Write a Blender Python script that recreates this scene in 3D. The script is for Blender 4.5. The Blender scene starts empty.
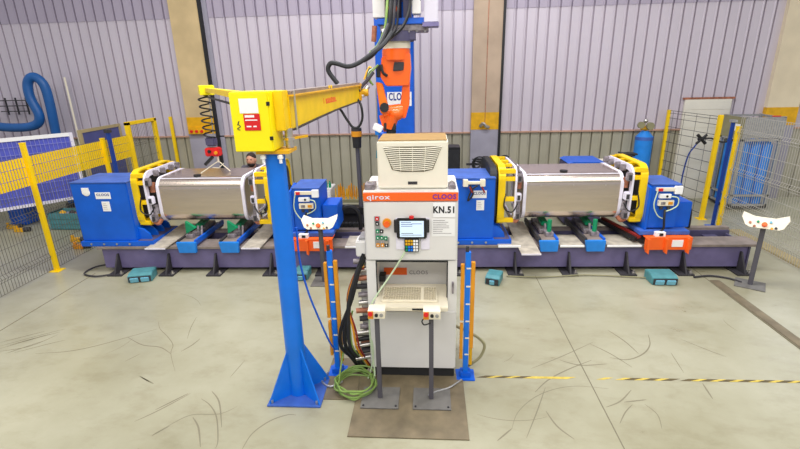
import bpy, bmesh, math, random
from mathutils import Vector, Matrix
random.seed(7)
R=math.radians
SC=bpy.context.scene; COL=SC.collection
# ---------------------------------------------------------------- camera
cam=bpy.data.cameras.new('camera'); co=bpy.data.objects.new('camera',cam); COL.objects.link(co)
cam.sensor_width=36; cam.lens=36*460/800; cam.clip_start=.05; cam.clip_end=100
M3=Matrix(((0.9978511,0.0012976,0.0655060),(0.0617478,0.3156777,-0.9468552),(-0.0219074,0.9488656,0.3149193)))
co.matrix_world=Matrix.Translation((0,0,2.85))@M3.to_4x4()
SC.camera=co
# ---------------------------------------------------------------- light
SC.view_settings.view_transform='Standard'; SC.view_settings.look='None'
SC.view_settings.gamma=1; SC.view_settings.use_curve_mapping=False
SC.view_settings.exposure=0.0
W=bpy.data.worlds.new('hall'); SC.world=W; W.use_nodes=True
bg=W.node_tree.nodes['Background']; bg.inputs[0].default_value=(.93,.94,1.0,1); bg.inputs[1].default_value=.54
def area(n,loc,sx,sy,p,col=(1,1,1),rot=(0,0,0)):
    l=bpy.data.lights.new(n,'AREA'); l.shape='RECTANGLE'; l.size=sx; l.size_y=sy; l.energy=p; l.color=col
    o=bpy.data.objects.new(n,l); o.location=loc; o.rotation_euler=rot; COL.objects.link(o); return o
area('overhead_fill',(-.5,5.6,7.2),7,1.4,560,(.97,.96,1.0))  # unseen area light, added to brighten the middle of the back wall
area('window_daylight',(8.6,10.2,3.4),1.7,2.3,90,(.9,.95,1),(R(-62),0,R(20)))
area('overhead_fill',(-5,2.0,7.2),4,4,210,(1,.94,.84))  # unseen warm light, added to keep the left wall beige
area('overhead_fill',(4.5,1.5,7.2),4,4,210,(1,.95,.87))  # unseen area light, added for overall brightness on the right
area('overhead_fill',(0,-1.5,6.5),7,2.5,330,(1,.96,.92),(R(28),0,0))  # unseen tilted light behind the camera, added for soft overall brightness
# ---------------------------------------------------------------- materials
def s2l(c): return tuple(((v/255)/12.92 if v/255<=.04045 else ((v/255+.055)/1.055)**2.4) for v in c)
MT={}
def mat(n,rgb,rough=.5,metal=0,var=.0,scale=4,bump=0,bscale=60,emit=0,alpha=1,coat=0,rgb2=None,stretch=None):
    m=bpy.data.materials.new(n); m.use_nodes=True; t=m.node_tree; b=t.nodes['Principled BSDF']
    c=s2l(rgb)+(1,); b.inputs['Base Color'].default_value=c
    b.inputs['Roughness'].default_value=rough; b.inputs['Metallic'].default_value=metal
    if coat: b.inputs['Coat Weight'].default_value=coat
    if alpha<1: b.inputs['Alpha'].default_value=alpha
    tc=t.nodes.new('ShaderNodeTexCoord'); src=tc.outputs['Object']
    if stretch:
        mp=t.nodes.new('ShaderNodeMapping'); mp.inputs['Scale'].default_value=stretch
        t.links.new(src,mp.inputs[0]); src=mp.outputs[0]
    if var or rgb2:
        nz=t.nodes.new('ShaderNodeTexNoise'); nz.inputs['Scale'].default_value=scale; nz.inputs['Detail'].default_value=6
        t.links.new(src,nz.inputs['Vector'])
        cr=t.nodes.new('ShaderNodeValToRGB'); cr.color_ramp.elements[0].position=.34; cr.color_ramp.elements[1].position=.66
        if rgb2: a=s2l(rgb2); bb=c
        else: a=tuple(v*(1-var) for v in c[:3]); bb=tuple(min(1,v*(1+var*.6)) for v in c[:3])
        cr.color_ramp.elements[0].color=tuple(a[:3])+(1,); cr.color_ramp.elements[1].color=tuple(bb[:3])+(1,)
        t.links.new(nz.outputs[0],cr.inputs[0]); t.links.new(cr.outputs[0],b.inputs['Base Color'])
    if bump:
        n2=t.nodes.new('ShaderNodeTexNoise'); n2.inputs['Scale'].default_value=bscale; t.links.new(src,n2.inputs['Vector'])
        bp=t.nodes.new('ShaderNodeBump'); bp.inputs['Strength'].default_value=bump; bp.inputs['Distance'].default_value=.01
        t.links.new(n2.outputs[0],bp.inputs['Height']); t.links.new(bp.outputs[0],b.inputs['Normal'])
    if emit:
        b.inputs['Emission Color'].default_value=c; b.inputs['Emission Strength'].default_value=emit
    MT[n]=m; return m
mat('blue',(0,92,205),.42,var=.12,scale=3)
mat('blue_post',(0,116,226),.38,var=.1,scale=3)
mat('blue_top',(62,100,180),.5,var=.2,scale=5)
mat('cyan_blue',(30,132,222),.45,var=.12,scale=6)
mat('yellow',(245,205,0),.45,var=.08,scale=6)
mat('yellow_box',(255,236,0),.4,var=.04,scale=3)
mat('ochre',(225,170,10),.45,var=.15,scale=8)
mat('amber',(225,150,25),.35,var=.1,scale=9)
mat('cream',(236,228,205),.45,var=.04,scale=4)
mat('cabinet_white',(226,224,220),.42,var=.04,scale=3)
mat('ac_white',(238,233,215),.45,var=.03)
mat('tan_dust',(152,120,66),.7,var=.12,scale=12)
mat('key_grey',(196,186,160),.5)
mat('white',(245,245,245),.5)
mat('paper',(240,240,238),.8)
mat('orange',(248,104,28),.45,var=.06,scale=5)
mat('robot_orange',(252,104,14),.35,var=.06,scale=6,coat=.3)
mat('orange_light',(252,130,22),.4,var=.08,scale=6)
mat('red',(215,28,30),.45)
mat('dark_red',(140,40,32),.5,var=.2)
mat('black',(22,22,24),.5)
mat('rubber',(35,36,38),.65,var=.2,scale=10)
mat('dark',(52,50,54),.6,var=.2,scale=10)
mat('slate',(112,104,146),.5,var=.16,scale=5)
mat('navy',(18,62,150),.45,var=.1)
mat('slate_dark',(82,78,108),.55,var=.2,scale=5)
mat('beam_top',(142,130,122),.55,var=.22,scale=7,metal=.2)
mat('plate_steel',(188,180,164),.5,metal=.15,var=.25,scale=9)
mat('post_grey',(84,82,90),.5,var=.08)
mat('base_grey',(112,110,106),.6,var=.15,scale=12)
mat('steel',(200,196,190),.35,metal=.9,var=.08,scale=9)
mat('galv',(176,176,176),.45,metal=.6,var=.18,scale=25)
mat('wire',(110,108,98),.5,metal=.4)
mat('wire_light',(196,192,180),.5,metal=.4)
mat('stainless',(218,204,192),.27,metal=1,var=.05,scale=3,stretch=(1,8,8),bump=.04,bscale=14)
mat('stainless_dull',(196,188,176),.36,metal=1,var=.06,scale=3,stretch=(1,8,8))
mat('lavender_white',(232,228,240),.5,var=.08,scale=7)
mat('copper_rust',(176,112,84),.5,metal=.3,var=.35,scale=14)
mat('clutter',(150,142,146),.5,metal=.3,var=.4,scale=22)
mat('green',(0,140,92),.45,var=.12)
mat('green_cable',(128,158,78),.5,var=.12,scale=8)
mat('pale_cable',(196,214,178),.5)
mat('teal',(78,140,146),.5,var=.15,scale=10)
mat('aqua',(112,178,200),.5,var=.1)
mat('tan_wall',(204,180,134),.8,var=.12,scale=2.2,bump=.15,bscale=30)
mat('tan_grey',(188,166,142),.8,var=.12,scale=2.2,bump=.15,bscale=30)
mat('tan_pale',(224,210,180),.8,var=.08,scale=2.2,bump=.15,bscale=30)
mat('grey_box',(198,194,204),.5)
mat('grey_paint',(158,155,168),.7,var=.1,scale=3)
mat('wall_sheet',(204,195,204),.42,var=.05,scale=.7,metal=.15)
mat('wall_sheet_low_shade',(176,172,152),.45,var=.12,scale=1.2,metal=.15)  # floor reflection and shade of the lower wall, mixed into the colour
mat('wall_sheet_up_shade',(176,166,182),.45,var=.04,scale=1,metal=.15)  # lavender stands in for the shadow across the upper wall
mat('rail_rust',(190,150,128),.6,var=.2,scale=5)
mat('concrete_curb',(176,160,118),.8,var=.12,scale=4)
mat('joint',(118,112,92),.8)
mat('scuff',(128,122,100),.7)
mat('mat_plate',(124,112,88),.5,var=.28,scale=5,metal=.15,bump=.1)
mat('purple_ink',(128,40,150),.5)
mat('ink',(15,15,20),.6)
mat('blue_ink',(40,60,140),.6)
mat('screen',(205,226,245),.2,emit=.35)
mat('curtain',(90,98,200),.35,var=.15,scale=3,coat=.2)
mat('curtain_wire',(150,154,214),.5)
mat('curtain_grey',(76,82,140),.4,var=.12,scale=3)
mat('skin',(206,150,122),.55,var=.06)
mat('hair',(46,34,30),.8,var=.3,scale=40)
mat('shirt',(98,94,104),.85,var=.15,scale=12)
mat('trousers',(48,52,64),.85)
mat('duct_blue',(24,92,160),.45,var=.12,bump=.2,bscale=20)
mat('olive_panel',(142,138,104),.6,var=.15)
mat('door_white',(224,220,206),.5,var=.06,scale=2)
mat('tape_yellow',(206,182,78),.6,var=.2,scale=20)
mat('tape_black',(92,80,50),.6,var=.2,scale=20)
# floor
def floor_mat():
    m=bpy.data.materials.new('painted_floor'); m.use_nodes=True; t=m.node_tree; b=t.nodes['Principled BSDF']
    tc=t.nodes.new('ShaderNodeTexCoord')
    n=t.nodes.new('ShaderNodeTexNoise'); n.inputs['Scale'].default_value=.55; n.inputs['Detail'].default_value=8; n.inputs['Roughness'].default_value=.62
    t.links.new(tc.outputs['Object'],n.inputs['Vector'])
    cr=t.nodes.new('ShaderNodeValToRGB'); e=cr.color_ramp.elements
    e[0].position=.32; e[0].color=s2l((146,142,115))+(1,); e[1].position=.66; e[1].color=s2l((173,171,148))+(1,)
    t.links.new(n.outputs[0],cr.inputs[0])
    mp=t.nodes.new('ShaderNodeMapping'); mp.inputs['Scale'].default_value=(1.2,2.2,1); mp.inputs['Rotation'].default_value=(0,0,.35)
    t.links.new(tc.outputs['Object'],mp.inputs[0])
    n2=t.nodes.new('ShaderNodeTexNoise'); n2.inputs['Scale'].default_value=1.6; n2.inputs['Detail'].default_value=10; n2.inputs['Roughness'].default_value=.7
    t.links.new(mp.outputs[0],n2.inputs['Vector'])
    c2=t.nodes.new('ShaderNodeValToRGB'); e=c2.color_ramp.elements
    e[0].position=.32; e[0].color=(.80,.77,.72,1); e[1].position=.5; e[1].color=(1,1,1,1)
    t.links.new(n2.outputs[0],c2.inputs[0])
    mx=t.nodes.new('ShaderNodeMix'); mx.data_type='RGBA'; mx.blend_type='MULTIPLY'; mx.inputs[0].default_value=.75
    t.links.new(cr.outputs[0],mx.inputs[6]); t.links.new(c2.outputs[0],mx.inputs[7])
    t.links.new(mx.outputs[2],b.inputs['Base Color'])
    r=t.nodes.new('ShaderNodeMapRange'); r.inputs[3].default_value=.2; r.inputs[4].default_value=.42
    t.links.new(n2.outputs[0],r.inputs[0]); t.links.new(r.outputs[0],b.inputs['Roughness'])
    MT['floor']=m
floor_mat()
# ---------------------------------------------------------------- builders
class MB:
    def __init__(s): s.v=[]; s.f=[]
    def add(s,vs,fs):
        n=len(s.v); s.v+= [tuple(v) for v in vs]; s.f+=[tuple(i+n for i in f) for f in fs]; return s
    def box(s,x0,x1,y0,y1,z0,z1):
        return s.add([(x,y,z) for z in (z0,z1) for y in (y0,y1) for x in (x0,x1)],
          [(0,2,3,1),(4,5,7,6),(0,1,5,4),(2,6,7,3),(0,4,6,2),(1,3,7,5)])
    def obox(s,c,ax,ay,az,hx,hy,hz):
        c=Vector(c); ax=Vector(ax).normalized(); ay=Vector(ay).normalized(); az=Vector(az).normalized()
        return s.add([c+ax*hx*i+ay*hy*j+az*hz*k for k in (-1,1) for j in (-1,1) for i in (-1,1)],
          [(0,2,3,1),(4,5,7,6),(0,1,5,4),(2,6,7,3),(0,4,6,2),(1,3,7,5)])
    def bar(s,a,b,w,h=None,up=(0,0,1)):
        a=Vector(a); b=Vector(b); d=(b-a); u=Vector(up)
        if abs(d.normalized().dot(u))>.98: u=Vector((0,1,0))
        sx=d.cross(u).normalized(); sz=sx.cross(d).normalized(); h=h or w
        return s.obox((a+b)/2,d,sx,sz,d.length/2,w/2,h/2)
    def cyl(s,a,b,r,r2=None,n=16,cap=True):
        a=Vector(a); b=Vector(b); r2=r if r2 is None else r2; d=(b-a).normalized()
        u=Vector((0,0,1)) if abs(d.z)<.9 else Vector((1,0,0)); p=d.cross(u).normalized(); q=d.cross(p)
        vs=[];
        for c,rr in ((a,r),(b,r2)):
            for i in range(n):
                t=2*math.pi*i/n; vs.append(c+(p*math.cos(t)+q*math.sin(t))*rr)
        fs=[(i,(i+1)%n,n+(i+1)%n,n+i) for i in range(n)]
        if cap: fs+=[tuple(range(n))[::-1],tuple(range(n,2*n))]
        return s.add(vs,fs)
    def tube(s,pts,r,n=8,closed=False):
        pts=[Vector(p) for p in pts]; m=len(pts); vs=[]; q=None
        for i,p in enumerate(pts):
            d=(pts[(i+1)%m]-pts[i-1]) if closed else (pts[min(i+1,m-1)]-pts[max(i-1,0)])
            d=d.normalized() if d.length>0 else Vector((0,0,1))
            if q is None: q=d.orthogonal().normalized()
            q=(q-d*q.dot(d)); q=q.normalized() if q.length>1e-6 else d.orthogonal().normalized()
            w=d.cross(q)
            rr=r[i] if isinstance(r,(list,tuple)) else r
            for k in range(n):
                t=2*math.pi*k/n; vs.append(p+(q*math.cos(t)+w*math.sin(t))*rr)
        fs=[]
        for i in range(m if closed else m-1):
            for k in range(n):
                j=(i+1)%m; fs.append((i*n+k,i*n+(k+1)%n,j*n+(k+1)%n,j*n+k))
        if not closed: fs+=[tuple(range(n))[::-1],tuple(range((m-1)*n,m*n))]
        return s.add(vs,fs)
    def ell(s,c,rx,ry,rz,nu=16,nv=10,f=None):
        vs=[];
        for j in range(1,nv):
            a=math.pi*j/nv
            for i in range(nu):
                t=2*math.pi*i/nu; p=Vector((math.sin(a)*math.cos(t),math.sin(a)*math.sin(t),math.cos(a)))
                if f: p=f(p)
                vs.append((c[0]+p.x*rx,c[1]+p.y*ry,c[2]+p.z*rz))
        tp=Vector((0,0,1)); bt=Vector((0,0,-1))
        if f: tp=f(tp); bt=f(bt)
        vs+= [(c[0]+tp.x*rx,c[1]+tp.y*ry,c[2]+tp.z*rz),(c[0]+bt.x*rx,c[1]+bt.y*ry,c[2]+bt.z*rz)]
        fs=[]
        for j in range(nv-2):
            for i in range(nu): fs.append((j*nu+i,j*nu+(i+1)%nu,(j+1)*nu+(i+1)%nu,(j+1)*nu+i))
        T=len(vs)-2; B=T+1
        for i in range(nu): fs+= [(T,(i+1)%nu,i),(B,(nv-2)*nu+i,(nv-2)*nu+(i+1)%nu)]
        return s.add(vs,fs)
    def prism(s,poly,axis,a,b):
        """poly: 2-D points; axis 'x' -> (y,z) poly, 'y' -> (x,z), 'z' -> (x,y)"""
        def P(p,h): return {'x':(h,p[0],p[1]),'y':(p[0],h,p[1]),'z':(p[0],p[1],h)}[axis]
        n=len(poly)
        return s.add([P(p,a) for p in poly]+[P(p,b) for p in poly],
            [tuple(range(n))[::-1],tuple(range(n,2*n))]+[(i,(i+1)%n,n+(i+1)%n,n+i) for i in range(n)])
    def ring(s,outer,inner,axis,a,b):
        def P(p,h): return {'x':(h,p[0],p[1]),'y':(p[0],h,p[1]),'z':(p[0],p[1],h)}[axis]
        n=len(outer); vs=[P(p,h) for h in (a,b) for L in (outer,inner) for p in L]; fs=[]
        for i in range(n):
            j=(i+1)%n
            fs+=[(i,j,n+j,n+i),(2*n+i,3*n+i,3*n+j,2*n+j),(i,2*n+i,2*n+j,j),(n+i,n+j,3*n+j,3*n+i)]
        return s.add(vs,fs)
def rrect(cy,cz,hy,hz,r,n=6):
    out=[]
    for (sy,sz,a0) in ((1,1,0),(-1,1,90),(-1,-1,180),(1,-1,270)):
        for k in range(n+1):
            a=R(a0+90*k/n); out.append((cy+sy*(hy-r)+r*math.cos(a),cz+sz*(hz-r)+r*math.sin(a)))
    return out
def origin(o):
    v=Vector((0,0,0))
    while o: v+=o.location; o=o.parent
    return v
def part(name,mb,m,parent=None,bev=0,smooth=False,kind=None,label=None,solid=False):
    og=origin(parent); me=bpy.data.meshes.new(name)
    me.from_pydata([(v[0]-og.x,v[1]-og.y,v[2]-og.z) for v in mb.v],[],mb.f)
    bm=bmesh.new(); bm.from_mesh(me); bmesh.ops.recalc_face_normals(bm,faces=bm.faces)
    if bev: bmesh.ops.bevel(bm,geom=[e for e in bm.edges if len(e.link_faces)==2 and e.calc_face_angle(0)>.6],offset=bev,segments=2,affect='EDGES',clamp_overlap=True)
    if smooth:
        for f in bm.faces: f.smooth=True
        for e in bm.edges:
            if len(e.link_faces)==2 and e.calc_face_angle(0)>.7: e.smooth=False
    bm.to_mesh(me); bm.free(); me.update()
    me.materials.append(MT[m] if isinstance(m,str) else m)
    o=bpy.data.objects.new(name,me); COL.objects.link(o)
    if parent: o.parent=parent
    if kind: o['kind']=kind
    if label: o['label']=label
    return o
def thing(name,label,cat,loc,group=None):
    o=bpy.data.objects.new(name,None); o.empty_display_size=.1; COL.objects.link(o); o.location=loc
    o['label']=label; o['category']=cat
    if group: o['group']=group
    return o
def tag(o,label,cat,group=None,kind=None):
    o['label']=label; o['category']=cat
    if group: o['group']=group
    if kind: o['kind']=kind
    return o
def single(name,mb,m,label,cat,group=None,**k):
    xs=[v[0] for v in mb.v]; ys=[v[1] for v in mb.v]; zs=[v[2] for v in mb.v]
    c=Vector(((min(xs)+max(xs))/2,(min(ys)+max(ys))/2,min(zs)))
    mb.v=[(v[0]-c.x,v[1]-c.y,v[2]-c.z) for v in mb.v]
    o=part(name,mb,m,**k); o.location=c; return tag(o,label,cat,group)
def children(o): return [c for c in bpy.data.objects if c.parent==o]
def copy_tree(o,loc=None,parent=None):
    c=o.copy(); COL.objects.link(c)
    if parent: c.parent=parent
    if loc is not None: c.location=loc
    for ch in children(o): copy_tree(ch,None,c)
    return c
TXT=[]
def text(name,body,parent,loc,width,height,m,rot=(90,0,0),bold=.0,align='CENTER'):
    cu=bpy.data.curves.new(name,'FONT'); cu.body=body; cu.size=height/.72; cu.extrude=.0008; cu.offset=bold*height
    cu.align_x=align; cu.align_y='CENTER'; cu.resolution_u=3; cu.space_character=1.12; cu.materials.append(MT[m])
    o=bpy.data.objects.new(name,cu); COL.objects.link(o); o.parent=parent
    o.location=Vector(loc)-origin(parent); o.rotation_euler=tuple(R(a) for a in rot)
    TXT.append((o,width)); return o
def smoothpts(pts,k=6,closed=False):
    P=[Vector(p) for p in pts]; n=len(P); out=[]
    rng=range(n) if closed else range(n-1)
    for i in rng:
        g=(lambda j:P[j%n]) if closed else (lambda j:P[max(0,min(n-1,j))])
        p0,p1,p2,p3=g(i-1),g(i),g(i+1),g(i+2)
        for s in range(k):
            t=s/k; out.append(.5*((2*p1)+(p2-p0)*t+(2*p0-5*p1+4*p2-p3)*t*t+(3*p1-p0-3*p2+p3)*t**3))
    if not closed: out.append(P[-1])
    return out
def cable(pts,r,n=7,k=6,closed=False): return MB().tube(smoothpts(pts,k,closed),r,n,closed)
def struct(name,mb,m,parent=None,**k):
    o=part(name,mb,m,parent,**k)
    if not parent: o['kind']='structure'
    return o
# ================================================================ SETTING
fl=struct('floor',MB().box(-14,12,-5,10.62,-.1,0),'floor')
part('floor_joint',MB().box(1.515,1.525,.0,6.2,0,.0015),'joint',fl)
part('floor_joint',MB().box(-5.17,-5.155,.0,6.2,0,.0015),'joint',fl)
part('floor_joint',MB().box(3.86,3.875,6.06,6.7,0,.0015),'joint',fl)
SCUFFS=[[(-4.86,4.22),(-4.64,4.41),(-4.39,4.6)],[(-4.77,4.12),(-4.51,4.23),(-4.38,4.47)],[(-4.58,4.1),(-4.36,4.26),(-4.2,4.36)],[(-4.33,4.09),(-4.0,4.14),(-3.76,4.25),(-3.5,4.44),(-3.25,4.63)],[(-3.5,4.44),(-3.23,4.29),(-3.0,4.25),(-2.81,4.13)],[(-3.34,4.8),(-3.22,4.63),(-3.04,4.47),(-2.88,4.3),(-2.81,4.13),(-2.6,3.83)],[(-2.78,4.43),(-2.86,4.67),(-2.91,4.91)],[(-2.72,4.18),(-2.66,4.3),(-2.63,4.43)],[(-2.92,3.74),(-2.72,3.63)],[(-3.23,3.98),(-3.15,4.12)],[(-2.48,3.27),(-2.38,3.39),(-2.29,3.5)],[(-4.93,4.29),(-4.6,4.54)],[(-4.67,4.08),(-4.45,4.33)],[(-4.82,4.17),(-4.49,4.49)],[(-4.77,4.25),(-4.4,4.53)],[(-2.33,2.96),(-2.23,3.11),(-2.11,3.22),(-1.87,3.24),(-1.75,3.34)],[(-2.58,3.12),(-2.44,3.27),(-2.27,3.5)],[(-2.09,3.19),(-1.98,3.07),(-1.86,2.86)],[(-2.13,3.43),(-2.01,3.35),(-1.88,3.2),(-1.75,2.94),(-1.73,2.85)],[(-2.08,3.54),(-1.94,3.39),(-1.78,3.08)],[(-1.51,2.85),(-1.49,3.02),(-1.39,3.17),(-1.26,3.25),(-1.18,3.25)],[(-1.99,3.75),(-1.95,4.04)],[(-2.92,3.74),(-2.71,3.63)],[(-2.33,2.97),(-2.24,3.08)],[(1.01,3.99),(1.34,4.19),(1.77,4.48)],[(0.68,3.16),(0.76,3.35),(0.93,3.54),(1.14,3.67),(1.38,3.73),(1.66,3.7)],[(0.97,3.63),(1.13,3.81),(1.36,3.98),(1.65,4.15)],[(1.73,4.45),(1.88,4.27),(2.01,4.04)],[(2.02,4.74),(2.12,4.51),(2.17,4.28)],[(2.43,4.65),(2.36,4.45),(2.22,4.28),(2.02,4.17),(1.85,4.2)],[(1.55,3.45),(1.7,3.53),(1.86,3.69)],[(1.01,3.38),(1.06,3.2),(1.16,3.06)],[(1.08,3.7),(0.94,3.39),(0.78,3.06)],[(1.33,4.14),(1.51,4.06),(1.78,4.09)],[(1.59,3.25),(1.69,3.39),(1.79,3.49)],[(1.73,3.52),(1.94,3.56)],[(0.54,3.02),(0.68,3.16)],[(2.51,4.31),(2.47,3.97)],[(2.74,4.57),(2.91,4.37),(3.03,4.25)],[(1.9,3.5),(1.95,3.37),(1.91,3.2)],[(2.56,3.81),(2.53,3.59)]]
def scuffs():
    mb=MB()
    def arc(cx,cy,rad,a0,a1,w):
        n=14; L=[]
        for i in range(n+1):
            a=R(a0+(a1-a0)*i/n); ww=w*(.35+.65*math.sin(math.pi*i/n))
            L.append((cx+(rad-ww/2)*math.cos(a),cy+(rad-ww/2)*math.sin(a),.0012)); L.append((cx+(rad+ww/2)*math.cos(a),cy+(rad+ww/2)*math.sin(a),.0012))
        mb.add(L,[(2*i,2*i+1,2*i+3,2*i+2) for i in range(n)])
    rg=random.Random(3)
    for P in SCUFFS:
        Q=smoothpts([(x,y,.0012) for x,y in P],5); n=len(Q); w=rg.uniform(.0035,.008); V=[]
        for i,q in enumerate(Q):
            d=(Q[min(i+1,n-1)]-Q[max(i-1,0)]).normalized(); o=Vector((-d.y,d.x,0))*w*(.3+.7*math.sin(math.pi*i/(n-1)))
            V+=[q-o,q+o]
        mb.add(V,[(2*i,2*i+1,2*i+3,2*i+2) for i in range(n-1)])
    for k in range(10):
        arc(rg.uniform(-4.2,4.2),rg.uniform(2.3,5.2),rg.uniform(.2,.8),(a:=rg.uniform(0,360)),a+rg.uniform(15,50),rg.uniform(.004,.007))
    return mb
part('scuff_mark',scuffs(),'scuff',fl,kind='stuff')
part('concrete_curb',MB().box(5.36,5.56,2.5,8.2,0,.03),'concrete_curb',fl)
# wall
YW=10.5
wl=struct('wall_back',MB().box(-14,12,YW+.07,YW+.2,0,5.6),'wall_sheet')
def sheet(z0,z1,n=5,p=.22):
    prof=[]
    for i in range(n):
        x=i*p; prof+=[(x,0),(x+.01,-.012),(x+.03,-.012),(x+.036,0),(x+.04,.05),(x+.066,.05),(x+.07,0)]
    prof.append((n*p,0)); mb=MB(); vs=[];
    for z in (z0,z1): vs+=[(x,y,z) for x,y in prof]
    k=len(prof); mb.add(vs,[(i,i+1,k+i+1,k+i) for i in range(k-1)]); return mb
protoS={}
for nm,z0,z1,m,dy in (('low',0,1.53,'wall_sheet_low_shade',.0),('mid',1.53,4.06,'wall_sheet',.0),('up',4.04,5.6,'wall_sheet_up_shade',-.012)):
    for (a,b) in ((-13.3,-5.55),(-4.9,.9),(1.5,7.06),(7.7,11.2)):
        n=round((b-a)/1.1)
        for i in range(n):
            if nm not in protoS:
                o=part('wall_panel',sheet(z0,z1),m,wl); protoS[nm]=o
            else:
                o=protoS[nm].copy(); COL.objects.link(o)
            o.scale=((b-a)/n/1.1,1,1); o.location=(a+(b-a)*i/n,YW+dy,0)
for a,b in ((-13.3,-5.55),(-4.9,.9),(1.5,7.06),(7.7,11.2)):
    part('wall_rail',MB().box(a,b,YW-.05,YW-.002,1.515,1.545),'rail_rust',wl)
def column(x0,x1,m='tan_wall'):
    c=struct('trim_1',MB().box(x0,x1,YW-.1,YW+.3,1.97,5.6),m)
    part('yellow_band',MB().box(x0,x1,YW-.105,YW+.3,1.6,1.97),'ochre',c)
    part('painted_foot',MB().box(x0,x1,YW-.1,YW+.3,0,1.6),'grey_paint',c)
    return c
c1=column(-5.55,-4.9); c1.name='trim_1'
part('down_pipe',MB().box(-4.9,-4.84,YW-.13,YW-.02,0,5.6),'black',c1)
part('corner_flashing',MB().box(-4.84,-4.74,YW-.05,YW-.01,0,5.6),'grey_paint',c1)
c2=column(.9,1.5,'tan_grey'); c2.name='trim_2'
part('seam',MB().box(1.195,1.207,YW-.112,YW-.09,1.7,5.6),'copper_rust',c2)
part('down_pipe',MB().box(1.5,1.55,YW-.13,YW-.02,0,5.6),'black',c2)
c3=column(7.06,7.7,'tan_pale'); c3.name='trim_3'
wf=struct('window_1',MB().ring([(7.75,2.0),(9.6,2.0),(9.6,4.6),(7.75,4.6)],[(7.81,2.06),(9.54,2.06),(9.54,4.54),(7.81,4.54)],'y',YW-.12,YW-.04),'tan_wall')
part('pane',MB().box(7.81,9.54,YW-.1,YW-.09,2.06,4.54),'white',wf)
for i in range(3): part('mullion',MB().box(7.98+i*.45,8.01+i*.45,YW-.13,YW-.1,2.06,4.54),'dark',wf)
# electrical panel on left column
t=thing('button_box','small orange box with red buttons on the left tan column','box',(-5.3,YW-.15,1.66))
part('housing',MB().box(-5.5,-5.12,YW-.2,YW-.106,1.6,1.74),'ochre',t,bev=.008)
for i in range(3): part('button',MB().cyl((-5.42+i*.12,YW-.225,1.665),(-5.42+i*.12,YW-.2,1.665),.032),'red',t)
single('pipe_fitting',cable([(1.1,YW-.14,1.68),(1.15,YW-.2,1.74),(1.22,YW-.2,1.68),(1.28,YW-.15,1.66)],.035),'steel','small bright valve fitting on the yellow band of the middle column','fitting')
# door at right
t=struct('door_1',MB().box(5.4,6.35,YW-.07,YW-.02,0,2.16),'door_white')
part('door_frame',MB().box(5.36,6.4,YW-.075,YW-.03,2.16,2.2),'copper_rust',t)
for i in range(11): part('door_plank',MB().box(5.42,6.33,YW-.078,YW-.0705,.05+i*.19,.225+i*.19),'door_white',t)
# ================================================================ FENCES
def wires(x,y0,y1,z0,z1,pitch=.05,r=.0022,bends=(.25,.95,1.6),hz=.2,out=1):
    mb=MB(); n=int((y1-y0)/pitch)
    prof=[(0,z0)]
    for b in bends:
        if b<z1-.08: prof+=[(0,b-.05),(out*.03,b),(0,b+.05)]
    prof.append((0,z1))
    for i in range(n+1):
        y=y0+(y1-y0)*i/n
        for (a,b) in zip(prof,prof[1:]): mb.bar((x+a[0],y,a[1]),(x+b[0],y,b[1]),r*2,up=(0,1,0))
    z=z0
    zs=[z0,z1]
    for b in bends:
        if b<z1-.08: zs+=[b-.05,b,b+.05]
    z=z0+hz
    while z<z1-.1:
        if all(abs(z-q)>.08 for q in zs): zs.append(z)
        z+=hz
    for z in zs:
        xo=out*.03 if any(abs(z-b)<.001 for b in bends) else 0
        mb.bar((x+xo,y0,z),(x+xo,y1,z),r*2.2)
    return mb
# left fence
t=thing('safety_fence','wire mesh fence with bright yellow slat band, left of the machine','fence',(-5.9,6.3,0))
part('wire_mesh',wires(-5.9,3.6,8.72,.03,1.8,bends=(.25,.95)),'wire',t,kind='stuff')
def fpost(x,y,z,root,m='yellow',w=.06):
    p=part('post',MB().box(x-w/2,x+w/2,y-w/2,y+w/2,0,z),m,root,bev=.004)
    part('foot_plate',MB().box(x-.08,x+.08,y-.08,y+.08,0,.01).box(x-w/2-.002,x+w/2+.002,y-w/2-.002,y+w/2+.002,z-.015,z+.002),'dark' if m!='yellow' else 'yellow',p)
for y,z in ((3.7,2.0),(6.3,2.0),(7.95,1.84)): fpost(-5.86,y,z,t)
sl=None; y=3.75
while y<8.72:
    if all(abs(y-p)>.05 for p in (6.3,7.95)):
        if not sl:
            sl=part('slat',MB().box(-5.896,-5.886,y-.0165,y+.0165,1.375,1.50).box(-5.896,-5.886,y-.0165,y+.0165,1.508,1.648).box(-5.896,-5.886,y-.0165,y+.0165,1.656,1.79),'yellow',t); ys=y
        else:
            o=sl.copy(); COL.objects.link(o); o.location=(0,y-ys,0)
    y+=.05
t=thing('light_barrier_post','tall blue light barrier post at the left fence','post',(-5.76,8.0,0))
part('column',MB().box(-5.79,-5.73,7.97,8.03,.01,1.97),'navy',t,bev=.006); part('foot_plate',MB().box(-5.85,-5.67,7.9,8.1,0,.01),'blue',t)
part('cap',MB().box(-5.805,-5.715,7.955,8.045,1.93,1.985),'dark',t)
t=thing('gate','yellow framed mesh gate between left fence and wall','gate',(-5.93,9.25,0))
for y in (8.81,9.72): part('stile',MB().box(-5.96,-5.88,y-.04,y+.04,0.02,2.03),'yellow',t,bev=.005)
part('top_rail',MB().box(-5.96,-5.88,8.77,9.76,1.97,2.035),'yellow',t,bev=.005)
part('wire_mesh',wires(-5.92,8.86,9.68,.1,1.96,pitch=.05,bends=(.5,1.1,1.6)),'wire',t,kind='stuff')
t=thing('fence_post','lone yellow fence post close to the wall on the left','post',(-5.88,10.32,0))
part('column',MB().box(-5.91,-5.85,10.29,10.35,.01,2.0),'yellow',t,bev=.004); part('foot_plate',MB().box(-5.96,-5.8,10.24,10.38,0,.01),'yellow',t)
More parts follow.
